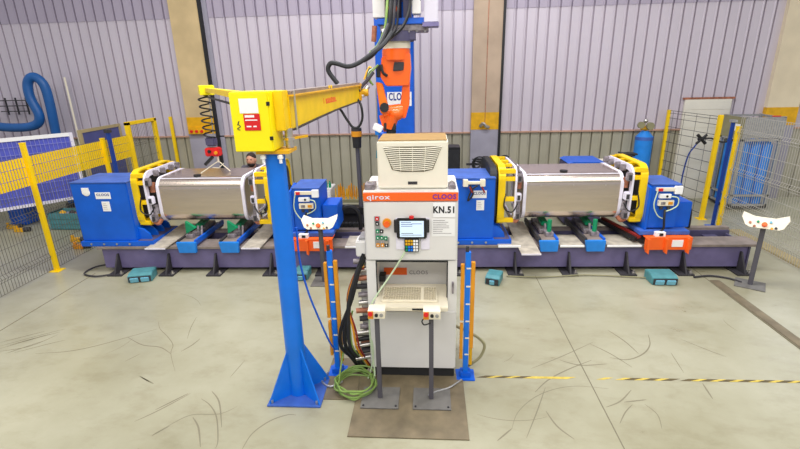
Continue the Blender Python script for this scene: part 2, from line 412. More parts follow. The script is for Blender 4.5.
# right fence
t=thing('safety_fence','grey wire mesh fence running along the right side','fence',(5.26,6.0,0))
part('wire_mesh',wires(5.26,3.2,8.28,.05,2.02,bends=(.25,.6,1.1,1.75),out=-1,r=.0027),'wire_light',t,kind='stuff')
for y in (3.3,): fpost(5.3,y,2.03,t,'yellow')
fpost(5.26,8.32,1.84,t)
t=thing('fence_post','yellow post left of the blue light barrier post at right','post',(5.27,8.9,0))
part('column',MB().box(5.24,5.31,8.86,8.93,.01,1.98),'yellow',t,bev=.004); part('foot_plate',MB().box(5.19,5.35,8.82,8.98,0,.01),'yellow',t)
t=thing('light_barrier_post','blue light barrier post between two yellow posts at right','post',(5.24,8.42,0))
part('column',MB().box(5.205,5.255,8.415,8.465,.01,1.92),'navy',t,bev=.006); part('foot_plate',MB().box(5.13,5.33,8.38,8.52,0,.01),'blue',t)
part('cap',MB().box(5.185,5.275,8.395,8.485,1.9,1.94),'galv',t)
t=thing('safety_fence','open wire fence section in front of the white door','fence',(5.1,10.3,0))
fpost(5.05,10.33,1.96,t)
mb=MB()
for z in [.1,.3,.5,.7,.9,1.1,1.3,1.5,1.62,1.8,1.9,1.95]: mb.bar((5.06,10.33,z),(5.26,8.93,z),.008)
for i in range(4): mb.bar((5.08+i*.05,10.2-i*.35,.1),(5.08+i*.05,10.2-i*.35,1.95),.005)
part('wire_mesh',mb,'dark',t,kind='stuff')
# left curtains
d=Vector((.71,.80,0)).normalized(); A=Vector((-9.2,6.9,0)); B=Vector((-7.3,9.02,0)); dd=(B-A).normalized(); nn=Vector((dd.y,-dd.x,0))
t=thing('welding_screen','violet blue welding screen with white border behind left fence','screen',(A+B)/2)
def pl(mb,a,b,z0,z1,off,th): 
    c=(a+b)/2+nn*off; return mb.obox((c.x,c.y,(z0+z1)/2),dd,nn,(0,0,1),(b-a).length/2,th/2,(z1-z0)/2)
part('curtain',pl(MB(),A,B,.52,1.78,0,.008),'curtain',t)
part('top_rail',pl(MB(),A,B,1.76,1.83,.01,.05),'white',t)
part('bottom_rail',pl(MB(),A,B,.47,.53,.01,.04),'lavender_white',t)
for q in (A,B): part('post',pl(MB(),q-dd*.03,q+dd*.03,0,1.83,.01,.06),'lavender_white',t)
mb=MB(); L=(B-A).length; k=0
while k<L:
    p=A+dd*k+nn*.04; mb.bar((p.x,p.y,.53),(p.x,p.y,1.76),.006); k+=.07
for z in (.7,.9,1.1,1.3,1.5,1.65):
    p=A+nn*.04; q=B+nn*.04; mb.bar((p.x,p.y,z),(q.x,q.y,z),.006)
part('wire_mesh',mb,'curtain_wire',t,kind='stuff')
t=thing('welding_screen','dull blue welding screen in tan frame beside the left wall','screen',(-7.15,9.75,0))
part('curtain',MB().box(-7.17,-7.16,9.15,10.38,.5,1.8),'curtain_grey',t)
for y in (9.12,10.36): part('post',MB().box(-7.2,-7.14,y-.03,y+.03,0,1.86),'concrete_curb',t)
part('top_rail',MB().box(-7.2,-7.14,9.15,10.33,1.8,1.86),'concrete_curb',t)
# boxes under screen
def crate(name,label,x,y,w,dp,h,m,m2):
    t=thing(name,label,'crate',(x,y,0))
    part('body',MB().ring([(x-w/2,y-dp/2),(x+w/2,y-dp/2),(x+w/2,y+dp/2),(x-w/2,y+dp/2)],[(x-w/2+.02,y-dp/2+.02),(x+w/2-.02,y-dp/2+.02),(x+w/2-.02,y+dp/2-.02),(x-w/2+.02,y+dp/2-.02)],'z',.01,h).box(x-w/2+.01,x+w/2-.01,y-dp/2+.01,y+dp/2-.01,.005,.03),m,t)
    mb=MB()
    for i in range(3): mb.box(x-w/2-.012,x+w/2+.012,y-dp/2-.012,y+dp/2+.012,h*.3*i+.03,h*.3*i+.05)
    part('rim',mb.box(x-w/2-.012,x-w/2+.02,y-dp/2,y+dp/2,h-.02,h),m2,t)
    for i in range(5):
        rr=random.Random(i); part('content',MB().cyl((x-w*.35+i*w*.17,y-.1,h*.5),(x-w*.35+i*w*.17,y+.1,h*.7+.05*rr.random()),.06),('ochre','steel','dark','copper_rust','clutter')[i],t)
crate('storage_crate','blue plastic crate under the violet screen',-8.5,8.75,.34,.4,.42,'blue','blue')
crate('storage_crate','teal plastic crate with metal fittings under the violet screen',-7.25,8.45,.62,.4,.34,'teal','teal')
def fitting(x,y,label,m1='ochre'):
    t=thing('loose_fitting',label,'fitting',(x,y,0))
    part('body',MB().box(x-.12,x+.06,y-.05,y+.05,0.0,.07),m1,t,bev=.01)
    part('coupling',MB().cyl((x+.06,y,.045),(x+.16,y+.03,.045),.045),'dark',t,smooth=True)
    part('lug',MB().cyl((x-.1,y,.07),(x-.1,y,.12),.03),m1,t)
fitting(-8.45,8.35,'yellow metal fitting on floor behind fence, leftmost'); fitting(-8.1,8.15,'yellow metal fitting on floor behind fence, next to the yellow post'); 
fitting(-6.5,7.6,'yellow metal fitting on floor left of the blue headstock'); fitting(-6.18,7.25,'dark yellow coupling on the floor at the fence foot','amber')
# fume hose
t=thing('fume_hose','thick blue fume extraction hose looping up the left wall','hose',(-8.6,9.9,0))
part('hose',cable([(-11.3,9.85,2.0),(-10.2,9.85,1.95),(-9.3,9.85,1.86),(-8.75,9.85,1.9),(-8.58,9.85,2.1),(-8.68,9.85,2.5),(-8.66,9.87,2.8),(-8.52,9.9,2.92),(-8.36,9.93,2.75),(-8.35,9.95,2.3),(-8.4,9.97,1.7),(-8.42,9.97,.9),(-8.42,9.97,.1)],.095,12),'duct_blue',t,smooth=True)
part('support_pipe',MB().cyl((-8.15,10.3,.0),(-8.15,10.3,2.9),.022),'cream',t)
part('base_flange',MB().cyl((-8.42,9.97,0),(-8.42,9.97,.1),.14),'dark',t)
t=thing('wall_bracket','dark wire bracket on the wall left of the blue hose','bracket',(-9.5,10.35,2.2))
for z in (2.18,2.3,2.42): part('rod',MB().bar((-9.9,10.33,z),(-9.2,10.33,z),.02),'dark',t)
for x in (-9.75,-9.5,-9.25): part('upright',MB().bar((x,10.36,2.1),(x,10.36,2.48),.025),'dark',t)
# ================================================================ MACHINE (slightly yawed in plan)
YAWED=[]
t=thing('machine_base','long slate grey steel machine bed on triangular feet','machine',(-.2,6.6,0)); YAWED.append(t); base=t
part('front_beam',MB().box(-5.03,4.57,6.36,6.62,.06,.385),'slate',t,bev=.006)
part('beam_lip',MB().box(-5.07,4.68,6.31,6.66,.385,.42),'beam_top',t,bev=.004)
part('end_plate',MB().box(4.54,4.565,6.34,6.9,.02,.385),'slate_dark',t)
part('rear_beam',MB().box(-5.0,4.62,6.92,7.12,.06,.42),'slate_dark',t,bev=.006)
part('rear_rail',MB().box(-4.95,4.62,6.95,7.05,.42,.46),'beam_top',t)
for x in (-4.95,-3.3,-1.3,.5,2.2,4.3): part('cross_member',MB().box(x-.1,x+.1,6.62,6.92,.08,.36),'slate_dark',t)
for x in (-4.78,-3.98,-3.25,-2.39,-1.6,.35,1.24,2.02,2.84,3.64,4.45):
    f=part('foot',MB().box(x-.11,x+.11,6.16,6.5,.0,.022).prism([(6.17,.022),(6.36,.022),(6.36,.3),(6.33,.3)],'x',x-.012,x+.012),'dark',t)
    part('bolt',MB().cyl((x+.08,6.22,.02),(x+.08,6.22,.07),.014,n=8).cyl((x+.08,6.22,.022),(x+.08,6.22,.04),.028,n=6),'steel',f)
# walkway plates with white edge
for x0,x1 in ((-1.25,-.9),(.98,1.3),(1.86,2.2),(2.52,3.0)):
    p=part('cover_plate',MB().box(x0,x1,6.27,6.72,.421,.436),'plate_steel',t); part('edge_strip',MB().box(x0,x1,6.255,6.27,.412,.437),'white',p)
for x0,x1,sk,zf,yf in ((-4.24,-3.93,.08,.42,6.2),(-2.78,-2.5,.05,.42,6.2),(1.27,1.54,-.02,.375,6.04)):
    vs=[(x0,yf,zf+.02),(x1,yf,zf+.02),(x1+sk,7.2,.5),(x0+sk,7.2,.5)]
    p=part('walkway_plate',MB().add(vs+[(a,b,c-.012) for a,b,c in vs],[(0,1,2,3),(7,6,5,4),(0,4,5,1),(1,5,6,2),(2,6,7,3),(3,7,4,0)]),'plate_steel',t)
    part('edge_strip',MB().box(x0,x1,yf-.006,yf+.002,zf+.004,zf+.024),'lavender_white',p)
part('shaded_floor_sheet',MB().box(-1.3,-.55,7.15,7.6,.3,.31),'olive_panel',t)  # added sheet, its olive stands for the shaded floor behind the bed
def headstock(x0,which):
    t=thing('headstock','blue box shaped headstock '+which,'machine',(x0+.43,6.7,.42)); YAWED.append(t)
    part('housing',MB().box(x0,x0+.86,6.38,7.05,.5,1.4),'blue',t,bev=.012)
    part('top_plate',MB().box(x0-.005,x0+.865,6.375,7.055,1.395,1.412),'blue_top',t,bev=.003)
    p=part('base_flange',MB().box(x0-.02,x0+1.12,6.34,7.1,.421,.5),'blue',t,bev=.006)
    part('flange_top',MB().box(x0+.87,x0+1.1,6.36,7.08,.5,.504),'slate_dark',p)
    for i in range(4):
        y=6.44+i*.18
        part('rib',MB().prism([(x0+.86,.5),(x0+1.04,.5),(x0+1.02,.58),(x0+.94,.66),(x0+.86,.68)],'y',y,y+.04),'blue',t)
    for i in range(4): part('bolt',MB().cyl((x0+.15+i*.2,6.345,.46),(x0+.15+i*.2,6.33,.46),.016,n=6),'steel',t)
    return t
def boxlabel(t,x0,x1,z0,z1,y,txt,ink='blue_ink'):
    p=part('name_plate',MB().box(x0,x1,y-.004,y-.0006,z0,z1),'paper',t)
    if txt: text('lettering',txt,p,((x0+x1)/2,y-.0055,z0+(z1-z0)*.62),(x1-x0)*.84,(z1-z0)*.36,ink,bold=.03)
    return p
def lines(t,x0,x1,z0,z1,y,n,m='ink',r=3):
    rg=random.Random(r); mb=MB()
    for i in range(n):
        z=z1-(i+.5)*(z1-z0)/n; mb.box(x0,x0+(x1-x0)*rg.uniform(.45,1),y-.0012,y-.0004,z-.002,z+.002)
    part('print_lines',mb,m,t)
h1=headstock(-5.3,'with white stickers at the far left end of the bed')
boxlabel(h1,-4.94,-4.71,1.16,1.26,6.38,'CLOOS')
p=boxlabel(h1,-4.87,-4.75,.97,1.12,6.38,''); lines(p,-4.855,-4.77,.99,1.1,6.3755,4,'clutter')
p=part('sticker',MB().ell((-5.07,6.375,1.26),.06,.006,.055),'paper',h1,smooth=True); part('sticker',MB().box(-5.13,-5.02,6.37,6.3795,1.24,1.33),'paper',h1,bev=.002)
h2=headstock(.06,'right behind the white control cabinet')
boxlabel(h2,.60,.80,1.12,1.23,6.38,'CLOOS')
p=boxlabel(h2,.66,.77,.94,1.09,6.38,''); lines(p,.675,.755,.96,1.07,6.3755,4,'clutter')
br=part('connector_strip',MB().box(.47,.76,6.33,6.38,1.33,1.37).box(.46,.53,6.31,6.38,1.3,1.4).box(.7,.77,6.31,6.38,1.3,1.4),'cream',h2,bev=.006)
part('cable',cable([(.56,6.33,1.32),(.6,6.3,1.2),(.53,6.31,1.1),(.58,6.32,1.25),(.66,6.31,1.32)],.012),'black',h2)
for x in (.55,.72): part('cable_tag',MB().cyl((x,6.3,1.3),(x+.04,6.3,1.22),.012),'dark_red',h2)
# workpiece drum
def drum(x0,x1,which):
    t=thing('steel_tank',which,'tank',((x0+x1)/2,7.08,.7)); YAWED.append(t)
    cy,cz,hy,hz=7.06,1.06,.47,.345
    O=rrect(cy,cz,hy,hz,.17,8)
    part('shell',MB().ring(O,rrect(cy,cz,hy-.008,hz-.008,.165,8),'x',x0+.03,x1-.03),'stainless',t,smooth=True)
    for a,b in ((x0,x0+.045),(x1-.045,x1)):
        part('end_band',MB().ring(rrect(cy,cz,hy+.008,hz+.008,.175,8),rrect(cy,cz,hy-.03,hz-.03,.15,8),'x',a,b),'lavender_white',t,smooth=True)
    for a in (x0+.02,x1-.03): part('end_cap',MB().prism(rrect(cy,cz,hy-.032,hz-.032,.145,8),'x',a,a+.01),'stainless_dull',t)
    part('seam_strip',MB().box(x0+.05,x1-.05,6.583,6.6,1.285,1.30),'stainless_dull',t)
    part('seam_strip',MB().box(x0+.05,x1-.05,6.655,6.675,1.385,1.398),'lavender_white',t)
    part('port',MB().cyl(((x0+x1)/2-.1,6.78,1.4),((x0+x1)/2-.1,6.78,1.425),.055,n=20),'black',t)
    for xx in (x0+.25,(x0+x1)/2,x1-.25): part('spot_weld',MB().ell((xx,6.592,1.24),.009,.004,.009,8,6),'stainless_dull',t)
    return t
drum(-4.13,-2.78,'brushed stainless steel tank held between yellow rings, left one')
drum(1.36,2.78,'brushed stainless steel tank held between yellow rings, right one')
def turn_ring(x,side,label,wo=.23):
    """side=+1: tank lies towards +x"""
    t=thing('clamping_ring',label,'clamp ring',(x,7.08,.6)); YAWED.append(t)
    cy,cz=7.03,1.1; s=side
    O=rrect(cy,cz,.53,.43,.17,6); I=rrect(cy,cz,.44,.34,.11,6)
    part('yellow_plate',MB().ring(O,I,'x',x,x+s*.035),'yellow',t)
    part('yellow_lip',MB().ring(rrect(cy,cz,.545,.445,.18,6),rrect(cy,cz,.52,.42,.16,6),'x',x-s*.01,x+s*.09),'yellow',t)
    part('white_plate',MB().ring(rrect(cy,cz,.53,.42,.18,6),rrect(cy,cz,.46,.34,.13,6),'x',x+s*wo,x+s*(wo+.028)),'lavender_white',t)
    part('back_plate',MB().prism(rrect(cy,cz,.44,.35,.16,6),'x',x-s*.01,x+s*.008),'dark',t)
    for z in (1.47,1.36,1.06,.74):
        part('rung',MB().box(min(x,x+s*wo),max(x,x+s*wo),6.5,6.58,z-.03,z+.03),'yellow',t,bev=.005)
    for y in (6.8,7.1,7.4): part('rung',MB().box(min(x,x+s*wo),max(x,x+s*wo),y,y+.06,1.475,1.52),'yellow',t,bev=.005)
    part('hub',MB().cyl((x-s*.12,7.03,1.0),(x,7.03,1.0),.2,n=24),'dark',t)
    # clamp arms towards the tank
    rg=random.Random(int(abs(x)*100))
    for k,z in enumerate((1.36,1.08,.8)):
        c=part('clamp',MB().box(min(x+s*(wo+.02),x+s*(wo+.1)),max(x+s*(wo+.02),x+s*(wo+.1)),6.5,6.58,z-.05,z+.07),'lavender_white' if k==1 else 'clutter',t,bev=.012)
        part('clamp_pad',MB().box(min(x+s*(wo+.04),x+s*(wo+.08)),max(x+s*(wo+.04),x+s*(wo+.08)),6.49,6.5,z-.03,z+.04),'dark',c)
    part('motor',MB().cyl((x+s*(wo+.07),6.62,1.34),(x+s*(wo+.07),6.62,1.2),.045),'copper_rust',t,smooth=True)
    part('motor',MB().cyl((x+s*(wo+.07),6.62,1.0),(x+s*(wo+.07),6.6,.86),.045),'clutter',t,smooth=True)
    part('elbow',cable([(x+s*.2,6.56,.74),(x+s*.27,6.54,.72),(x+s*.32,6.56,.78)],.03),'copper_rust',t,smooth=True)
    for y in (6.75,6.95,7.2,7.4):
        part('clamp',MB().box(min(x+s*(wo+.02),x+s*(wo+.1)),max(x+s*(wo+.02),x+s*(wo+.1)),y,y+.06,1.41,1.5),'clutter',t,bev=.01)
    part('air_line',cable([(x+s*.1,6.5,1.15),(x+s*.08,6.46,.95),(x+s*.2,6.47,.88),(x+s*.28,6.5,1.0)],.01),'black',t)
    return t
turn_ring(-4.43,1,'yellow and white clamping ring beside the far left headstock',.17)
turn_ring(-2.34,-1,'yellow and white clamping ring left of the blue crane post')
turn_ring(.99,1,'yellow and white clamping ring right of the middle headstock')
turn_ring(3.05,-1,'yellow and white clamping ring beside the right tailstock',.17)
part('drive_cover',MB().prism(rrect(7.03,1.1,.56,.44,.2,6),'x',.86,.955),'rubber',thing('drive_cover','dark rounded drive cover left of the yellow ring behind cabinet','cover',(.9,7.03,.68)),bev=.01)
YAWED.append([o for o in bpy.data.objects if o.name=='drive_cover' and o.parent is None][0])
# roller supports
def fork(x0,x1,label,gx):
    t=thing('roller_support',label,'support',((x0+x1)/2,6.7,.42),'blue ended support arms under the tanks'); del t['group']; YAWED.append(t)
    part('end_block',MB().prism([(x0,.505),(x1,.505),(x1-.01,.34),(x0+.03,.34)],'y',6.26,6.31),'cyan_blue',t,bev=.005)
    part('arm',MB().box(x0+.01,x1-.01,6.3,7.3,.42,.49),'slate_dark',t,bev=.004)
    part('side_rail',MB().box(x0,x0+.035,6.3,7.3,.46,.53),'dark',t)
    part('side_rail',MB().box(x1-.035,x1,6.3,7.3,.46,.53),'blue',t)
    part('top_plate',MB().box(x0+.035,x1-.035,6.31,6.56,.49,.505),'beam_top',t)
    cx=(x0+x1)/2
    part('slide',MB().box(cx-.06,cx+.06,6.58,7.2,.5,.56),'clutter',t,bev=.008)
    part('green_block',MB().prism([(cx+gx-.06,.57),(cx+gx+.1,.66),(cx+gx-.05,.77)],'y',6.47,6.53) if gx<0 else MB().cyl((cx+gx,6.5,.54),(cx+gx,6.5,.75),.032,n=14),'green',t,bev=.004)
    part('block_foot',MB().box(cx+gx-.06,cx+gx+.06,6.44,6.56,.505,.57),'clutter',t,bev=.006)
    part('green_pad',MB().obox((cx+gx,6.95,.62),(1,0,0),(0,1,.1),(0,-.1,1),.05,.2,.03),'green',t,bev=.01)
    for i in range(2): part('cylinder',MB().cyl((cx+.03+i*.06,6.6,.5),(cx+.03+i*.06,6.66,.64),.018),'clutter',t)
    part('bolt',MB().cyl((x1-.04,6.3,.33),(x1-.04,6.3,.36),.02),'dark',t)
fork(-3.79,-3.49,'blue ended support arm under left tank, nearer the far left headstock',-.02)
fork(-3.14,-2.84,'blue ended support arm under left tank, nearer the crane post',-.02)
fork(1.56,1.84,'blue ended support arm under right tank, nearer the cabinet',.05)
fork(2.21,2.5,'blue ended support arm under right tank, nearer the orange carriage',.05)
# tailstock
def tail(x0,which):
    t=thing('tailstock',which,'machine',(x0+.25,6.7,.42)); YAWED.append(t)
    part('housing',MB().box(x0+.02,x0+.42,6.42,7.0,.64,1.27),'blue',t,bev=.01)
    part('side_cheek',MB().prism([(6.4,.62),(7.05,.62),(7.05,1.2),(6.7,1.3),(6.4,1.24)],'x',x0-.02,x0+.02),'blue',t,bev=.006)
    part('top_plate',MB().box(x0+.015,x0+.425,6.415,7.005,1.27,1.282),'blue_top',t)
    part('motor_box',MB().box(x0+.43,x0+.66,6.5,6.95,.62,1.0),'blue',t,bev=.01)
    part('slide_plate',MB().box(x0-.1,x0+.6,6.34,7.05,.56,.62),'blue_top',t,bev=.006)
    p=part('valve_island',MB().box(x0+.07,x0+.32,6.38,6.42,1.19,1.24),'cream',t,bev=.004); part('red_cap',MB().box(x0+.09,x0+.15,6.37,6.38,1.195,1.235),'red',p)
    part('white_module',MB().box(x0+.32,x0+.42,6.37,6.42,1.15,1.26),'white',t,bev=.004)
    p=part('sensor_box',MB().box(x0+.12,x0+.28,6.375,6.42,1.09,1.15),'white',t,bev=.004); part('button',MB().cyl((x0+.22,6.365,1.12),(x0+.22,6.375,1.12),.016,n=10),'black',p)
    p=part('junction_box',MB().box(x0+.12,x0+.33,6.375,6.42,.98,1.06),'cream',t,bev=.004)
    part('window',MB().box(x0+.15,x0+.21,6.37,6.375,1.0,1.04),'clutter',p); part('yellow_button',MB().box(x0+.25,x0+.31,6.37,6.375,1.0,1.04),'amber',p)
    for i in range(2): part('gland',MB().cyl((x0+.17+i*.1,6.39,.98),(x0+.17+i*.1,6.39,.93),.022),'dark',t)
    part('white_cable',cable([(x0+.28,6.37,1.12),(x0+.36,6.35,1.1),(x0+.37,6.35,1.0),(x0+.31,6.36,.94),(x0+.22,6.37,.9)],.008),'pale_cable',t)
    part('white_cable',cable([(x0+.08,6.37,1.2),(x0+.05,6.36,1.0),(x0+.12,6.36,.85),(x0+.2,6.36,.8)],.008),'pale_cable',t)
    part('black_cable',cable([(x0+.22,6.38,.93),(x0+.21,6.34,.8),(x0+.22,6.34,.66),(x0+.17,6.35,.6)],.016),'black',t)
    o=part('orange_front',MB().box(x0-.04,x0+.6,6.24,6.28,.37,.54),'orange',t,bev=.005)
    part('orange_top',MB().box(x0-.04,x0+.6,6.24,6.5,.54,.555),'orange',t,bev=.004)
    for i in (0,1.25,2.75):
        part('rib',MB().prism([(x0-.04+i*.2,.55),(x0+.0+i*.2,.55),(x0+.0+i*.2,.32),(x0-.03+i*.2,.34)],'y',6.19,6.26),'orange',t,bev=.004)
    part('white_label',MB().box(x0+.32,x0+.47,6.232,6.24,.42,.52),'paper',t)
    part('lock_block',MB().box(x0+.1,x0+.24,6.28,6.36,.555,.62),'white',t,bev=.004)
    part('black_nub',MB().box(x0+.15,x0+.2,6.27,6.28,.57,.605),'black',t)
    part('slide_rail',MB().bar((x0-.09,6.34,.53),(x0-.32,7.15,.56),.05,.04),'dark_red',t)
    part('slide_rail',MB().bar((x0-.14,6.34,.5),(x0-.37,7.15,.53),.05,.05),'black',t)
    part('cable_guide',cable([(x0+.6,6.9,.8),(x0+.75,6.92,.86),(x0+.88,6.95,.78),(x0+.92,6.97,.6),(x0+.92,6.97,.46)],.035),'black',t)
tail(-2.03,'blue tailstock on orange carriage, just right of the crane post')
tail(3.08,'blue tailstock on orange carriage at the right end of the bed')
# energy chain
t=thing('energy_chain','black energy chain lying behind the bed left of cabinet','cable chain',(-1.0,7.5,.3)); YAWED.append(t)
for i in range(16): part('link',MB().box(-1.6+i*.07,-1.54+i*.07,7.45,7.55,.31,.4),'rubber',t,bev=.008)
part('top_run',MB().box(-1.6,-.45,7.7,7.8,.5,.6),'black',t)
part('rear_tray',MB().box(-1.75,-.45,7.82,7.88,.0,.5).box(-1.75,-.45,7.42,7.84,.28,.3),'dark',t)
# ================================================================ BLUE GANTRY COLUMN + ROBOT
t=thing('gantry_column','tall square blue gantry column behind the robot','column',(-.58,8.1,0))
part('column',MB().box(-.9,-.27,8.0,8.45,.03,5.2),'blue',t,bev=.012); part('base_plate',MB().box(-1.05,-.12,7.88,8.57,0,.03),'blue',t)
p=part('name_plate',MB().box(-.72,-.31,7.994,7.9995,2.3,2.53),'paper',t); text('lettering','CLOOS',p,(-.515,7.992,2.45),.36,.12,'blue_ink',bold=.04)
part('cantilever',MB().box(-.72,-.15,6.6,8.3,3.9,4.3),'slate_dark',t,bev=.012)
t=thing('robot_carriage','robot carriage with white boxes and blue plate above orange robot','machine',(-.35,6.95,3.3))
part('blue_plate',MB().box(-.72,.02,6.75,7.3,3.46,3.54),'blue',t,bev=.008)
part('lower_plate',MB().box(-.68,-.02,6.78,7.25,3.38,3.46),'clutter',t,bev=.008)
for i in range(6): part('bolt',MB().cyl((-.62+i*.11,6.8,3.36),(-.62+i*.11,6.8,3.38),.018,n=6),'steel',t)
p=part('white_box',MB().box(-.13+.05,.11,6.7,6.95,3.47,3.9),'grey_box',t,bev=.01); part('bracket',MB().box(-.1,.12,6.68,6.97,3.42,3.47),'slate',p)
part('white_box',MB().box(-.77,-.6,6.75,7.0,3.55,3.85),'cabinet_white',t,bev=.01)
part('white_box',MB().box(-.24,-.12,6.72,6.9,3.58,3.75),'cabinet_white',t,bev=.01)
part('dark_motor',MB().cyl((-.5,6.95,3.54),(-.5,6.95,3.9),.11).box(-.36,-.26,6.8,7.1,3.54,3.95),'slate_dark',t,smooth=True)
part('orange_cap',MB().ell((-.5,6.75,3.66),.06,.06,.06),'orange',t,smooth=True)
part('copper_fitting',MB().cyl((-.77,6.75,3.25),(-.75,6.75,3.45),.035),'copper_rust',t)
for dx,r,c in ((0,.03,'black'),(.05,.02,'dark'),(-.05,.018,'green_cable'),(.1,.015,'black')):
    part('cable',cable([(-.5+dx,6.7,3.9),(-.52+dx,6.62,3.6),(-.55+dx,6.6,3.4),(-.66+dx*.6,6.55,3.2),(-.78+dx*.4,6.5,3.1)],r),c,t)
part('cable',cable([(-.3,6.7,3.95),(-.26,6.66,3.7),(-.34,6.62,3.45),(-.5,6.6,3.3),(-.62,6.6,3.22)],.022),'black',t)
part('tag',MB().obox((-.6,6.58,3.35),(1,0,.3),(0,1,0),(-.3,0,1),.03,.004,.05),'paper',t)
t=thing('welding_robot','orange articulated robot hanging head down from carriage','robot',(-.48,6.92,3.36))
part('mounting_flange',MB().cyl((-.46,6.95,3.25),(-.46,6.95,3.38),.235,n=28).box(-.66,-.2,6.8,7.1,3.27,3.38),'slate_dark',t,smooth=True)
part('white_ring',MB().cyl((-.47,6.95,3.16),(-.47,6.95,3.25),.195,n=28),'cream',t,smooth=True)
part('turret',MB().cyl((-.48,6.95,3.0),(-.48,6.95,3.16),.2,.2,n=28).prism([(-.68,3.05),(-.28,3.1),(-.27,2.9),(-.3,2.66),(-.62,2.66),(-.7,2.78)],'y',6.8,7.12),'robot_orange',t,smooth=True,bev=.012)
part('dark_cover',MB().prism([(-.5,2.98),(-.36,2.98),(-.37,2.87),(-.52,2.86)],'y',6.78,6.81),'dark',t,bev=.006)
part('side_motor',MB().box(-.76,-.68,6.82,7.0,2.78,2.95),'rubber',t,bev=.01)
part('cable_fork',cable([(-.68,6.78,2.95),(-.66,6.76,2.85),(-.6,6.78,2.8)],.02),'black',t)
part('upper_arm',MB().add([(-.36,6.84,2.95),(-.28,6.84,2.92),(-.3,6.84,2.4),(-.36,6.84,2.2),(-.46,6.84,2.22),(-.42,6.84,2.45)]+[(-.36,7.0,2.95),(-.28,7.0,2.92),(-.3,7.0,2.4),(-.36,7.0,2.2),(-.46,7.0,2.22),(-.42,7.0,2.45)],
   [(0,1,2,3,4,5),(11,10,9,8,7,6)]+[(i,6+i,6+(i+1)%6,(i+1)%6) for i in range(6)]),'robot_orange',t,bev=.012)
part('balance_arm',MB().prism([(-.77,2.72),(-.68,2.7),(-.6,2.35),(-.62,2.2),(-.72,2.3)],'y',6.8,6.93),'orange_light',t,bev=.01)
part('lower_arm',MB().cyl((-.68,6.86,2.3),(-.4,6.9,2.32),.09,n=18).ell((-.5,6.85,2.27),.12,.1,.1),'robot_orange',t,smooth=True)
part('elbow_motor',MB().cyl((-.65,6.72,2.37),(-.66,6.86,2.37),.065,n=18),'rubber',t,smooth=True)
part('wrist',MB().cyl((-.6,6.85,2.06),(-.55,6.85,2.24),.08,.1,n=16).prism([(-.74,2.25),(-.62,2.28),(-.64,2.02),(-.68,2.02)],'y',6.82,6.9),'robot_orange',t,smooth=True)
tl=part('torch_holder',MB().box(-.67,-.5,6.78,6.92,2.04,2.15).cyl((-.58,6.85,1.86),(-.57,6.85,2.04),.06,.075,n=14),'rubber',t,bev=.008)
part('torch_neck',cable([(-.6,6.84,1.88),(-.62,6.8,1.78),(-.58,6.76,1.68)],.022),'steel',tl)
part('white_unit',MB().obox((-.76,6.8,2.08),(1,0,-.5),(0,1,0),(.5,0,1),.07,.05,.05),'white',t,bev=.01)
part('blue_unit',MB().ell((-.7,6.78,1.99),.04,.04,.04),'blue',t,smooth=True)
for i in range(5): part('hose_end',cable([(-.72-.02*i,6.74,2.95-.02*i),(-.85,6.7+.02*i,2.8+.03*i),(-.8-.03*i,6.72,2.68+.02*i)],.014),('green_cable','black','pale_cable','dark','ochre')[i],t)
# slim signal rod left of robot
t=thing('air_service_unit','slim vertical air pipe with blue filters beside the robot','pipe',(-.85,6.9,.6))
part('pipe',MB().cyl((-.86,7.6,0.0),(-.86,7.6,2.6),.012),'steel',t)
part('filter',MB().cyl((-.86,7.58,1.88),(-.86,7.58,2.02),.04),'cyan_blue',t); part('filter',MB().cyl((-.86,7.58,1.5),(-.86,7.58,1.62),.04,.03),'teal',t)
# dress hoses from robot to crane
t=thing('hose_bundle','black hose bundle sagging from robot carriage toward the crane','hose',(-.9,6.3,2.9))
part('hose',cable([(-.5,6.55,3.35),(-.6,6.4,3.2),(-.72,6.3,3.1),(-.9,6.25,2.98),(-1.05,6.2,2.93),(-1.2,6.2,2.97),(-1.28,6.2,2.97),(-1.31,6.2,2.88),(-1.2,6.2,2.72)],.03,8),'rubber',t,smooth=True)
part('hose',cable([(-.55,6.6,3.45),(-.63,6.5,3.25),(-.74,6.4,3.08),(-.86,6.3,3.0)],.03,8),'black',t,smooth=True)
part('hose',cable([(-.78,6.6,2.85),(-.85,6.5,2.75),(-.9,6.3,2.68),(-.93,6.2,2.62)],.025,8),'dark',t,smooth=True)
t=thing('drooping_hose','thin black hose drooping below the end of yellow jib','hose',(-1,6.1,2.2))
part('hose',cable([(-1.25,5.6,2.5),(-1.17,6.0,2.43),(-1.08,6.02,2.29),(-1.0,6.02,2.18),(-.92,6.02,2.19),(-.87,6.02,2.3),(-.88,6.02,2.45),(-.93,6.1,2.52)],.016,8),'black',t,smooth=True)
# grey pole with orange collar
t=thing('probe_pole','dark grey pole with an orange collar behind the bed','pole',(-1.23,7.8,0))
part('pole',MB().cyl((-1.22,7.8,0.02),(-1.24,7.8,1.66),.035),'post_grey',t,smooth=True)
part('socket',MB().cyl((-1.24,7.8,1.64),(-1.24,7.8,1.83),.07,.08),'rubber',t,smooth=True)
part('orange_collar',MB().cyl((-1.24,7.8,1.83),(-1.24,7.8,1.92),.092),'amber',t,smooth=True)
part('cap',MB().cyl((-1.24,7.8,1.92),(-1.24,7.8,1.97),.088),'dark',t,smooth=True)
part('foot',MB().box(-1.36,-1.08,7.68,7.92,0,.02),'dark',t)
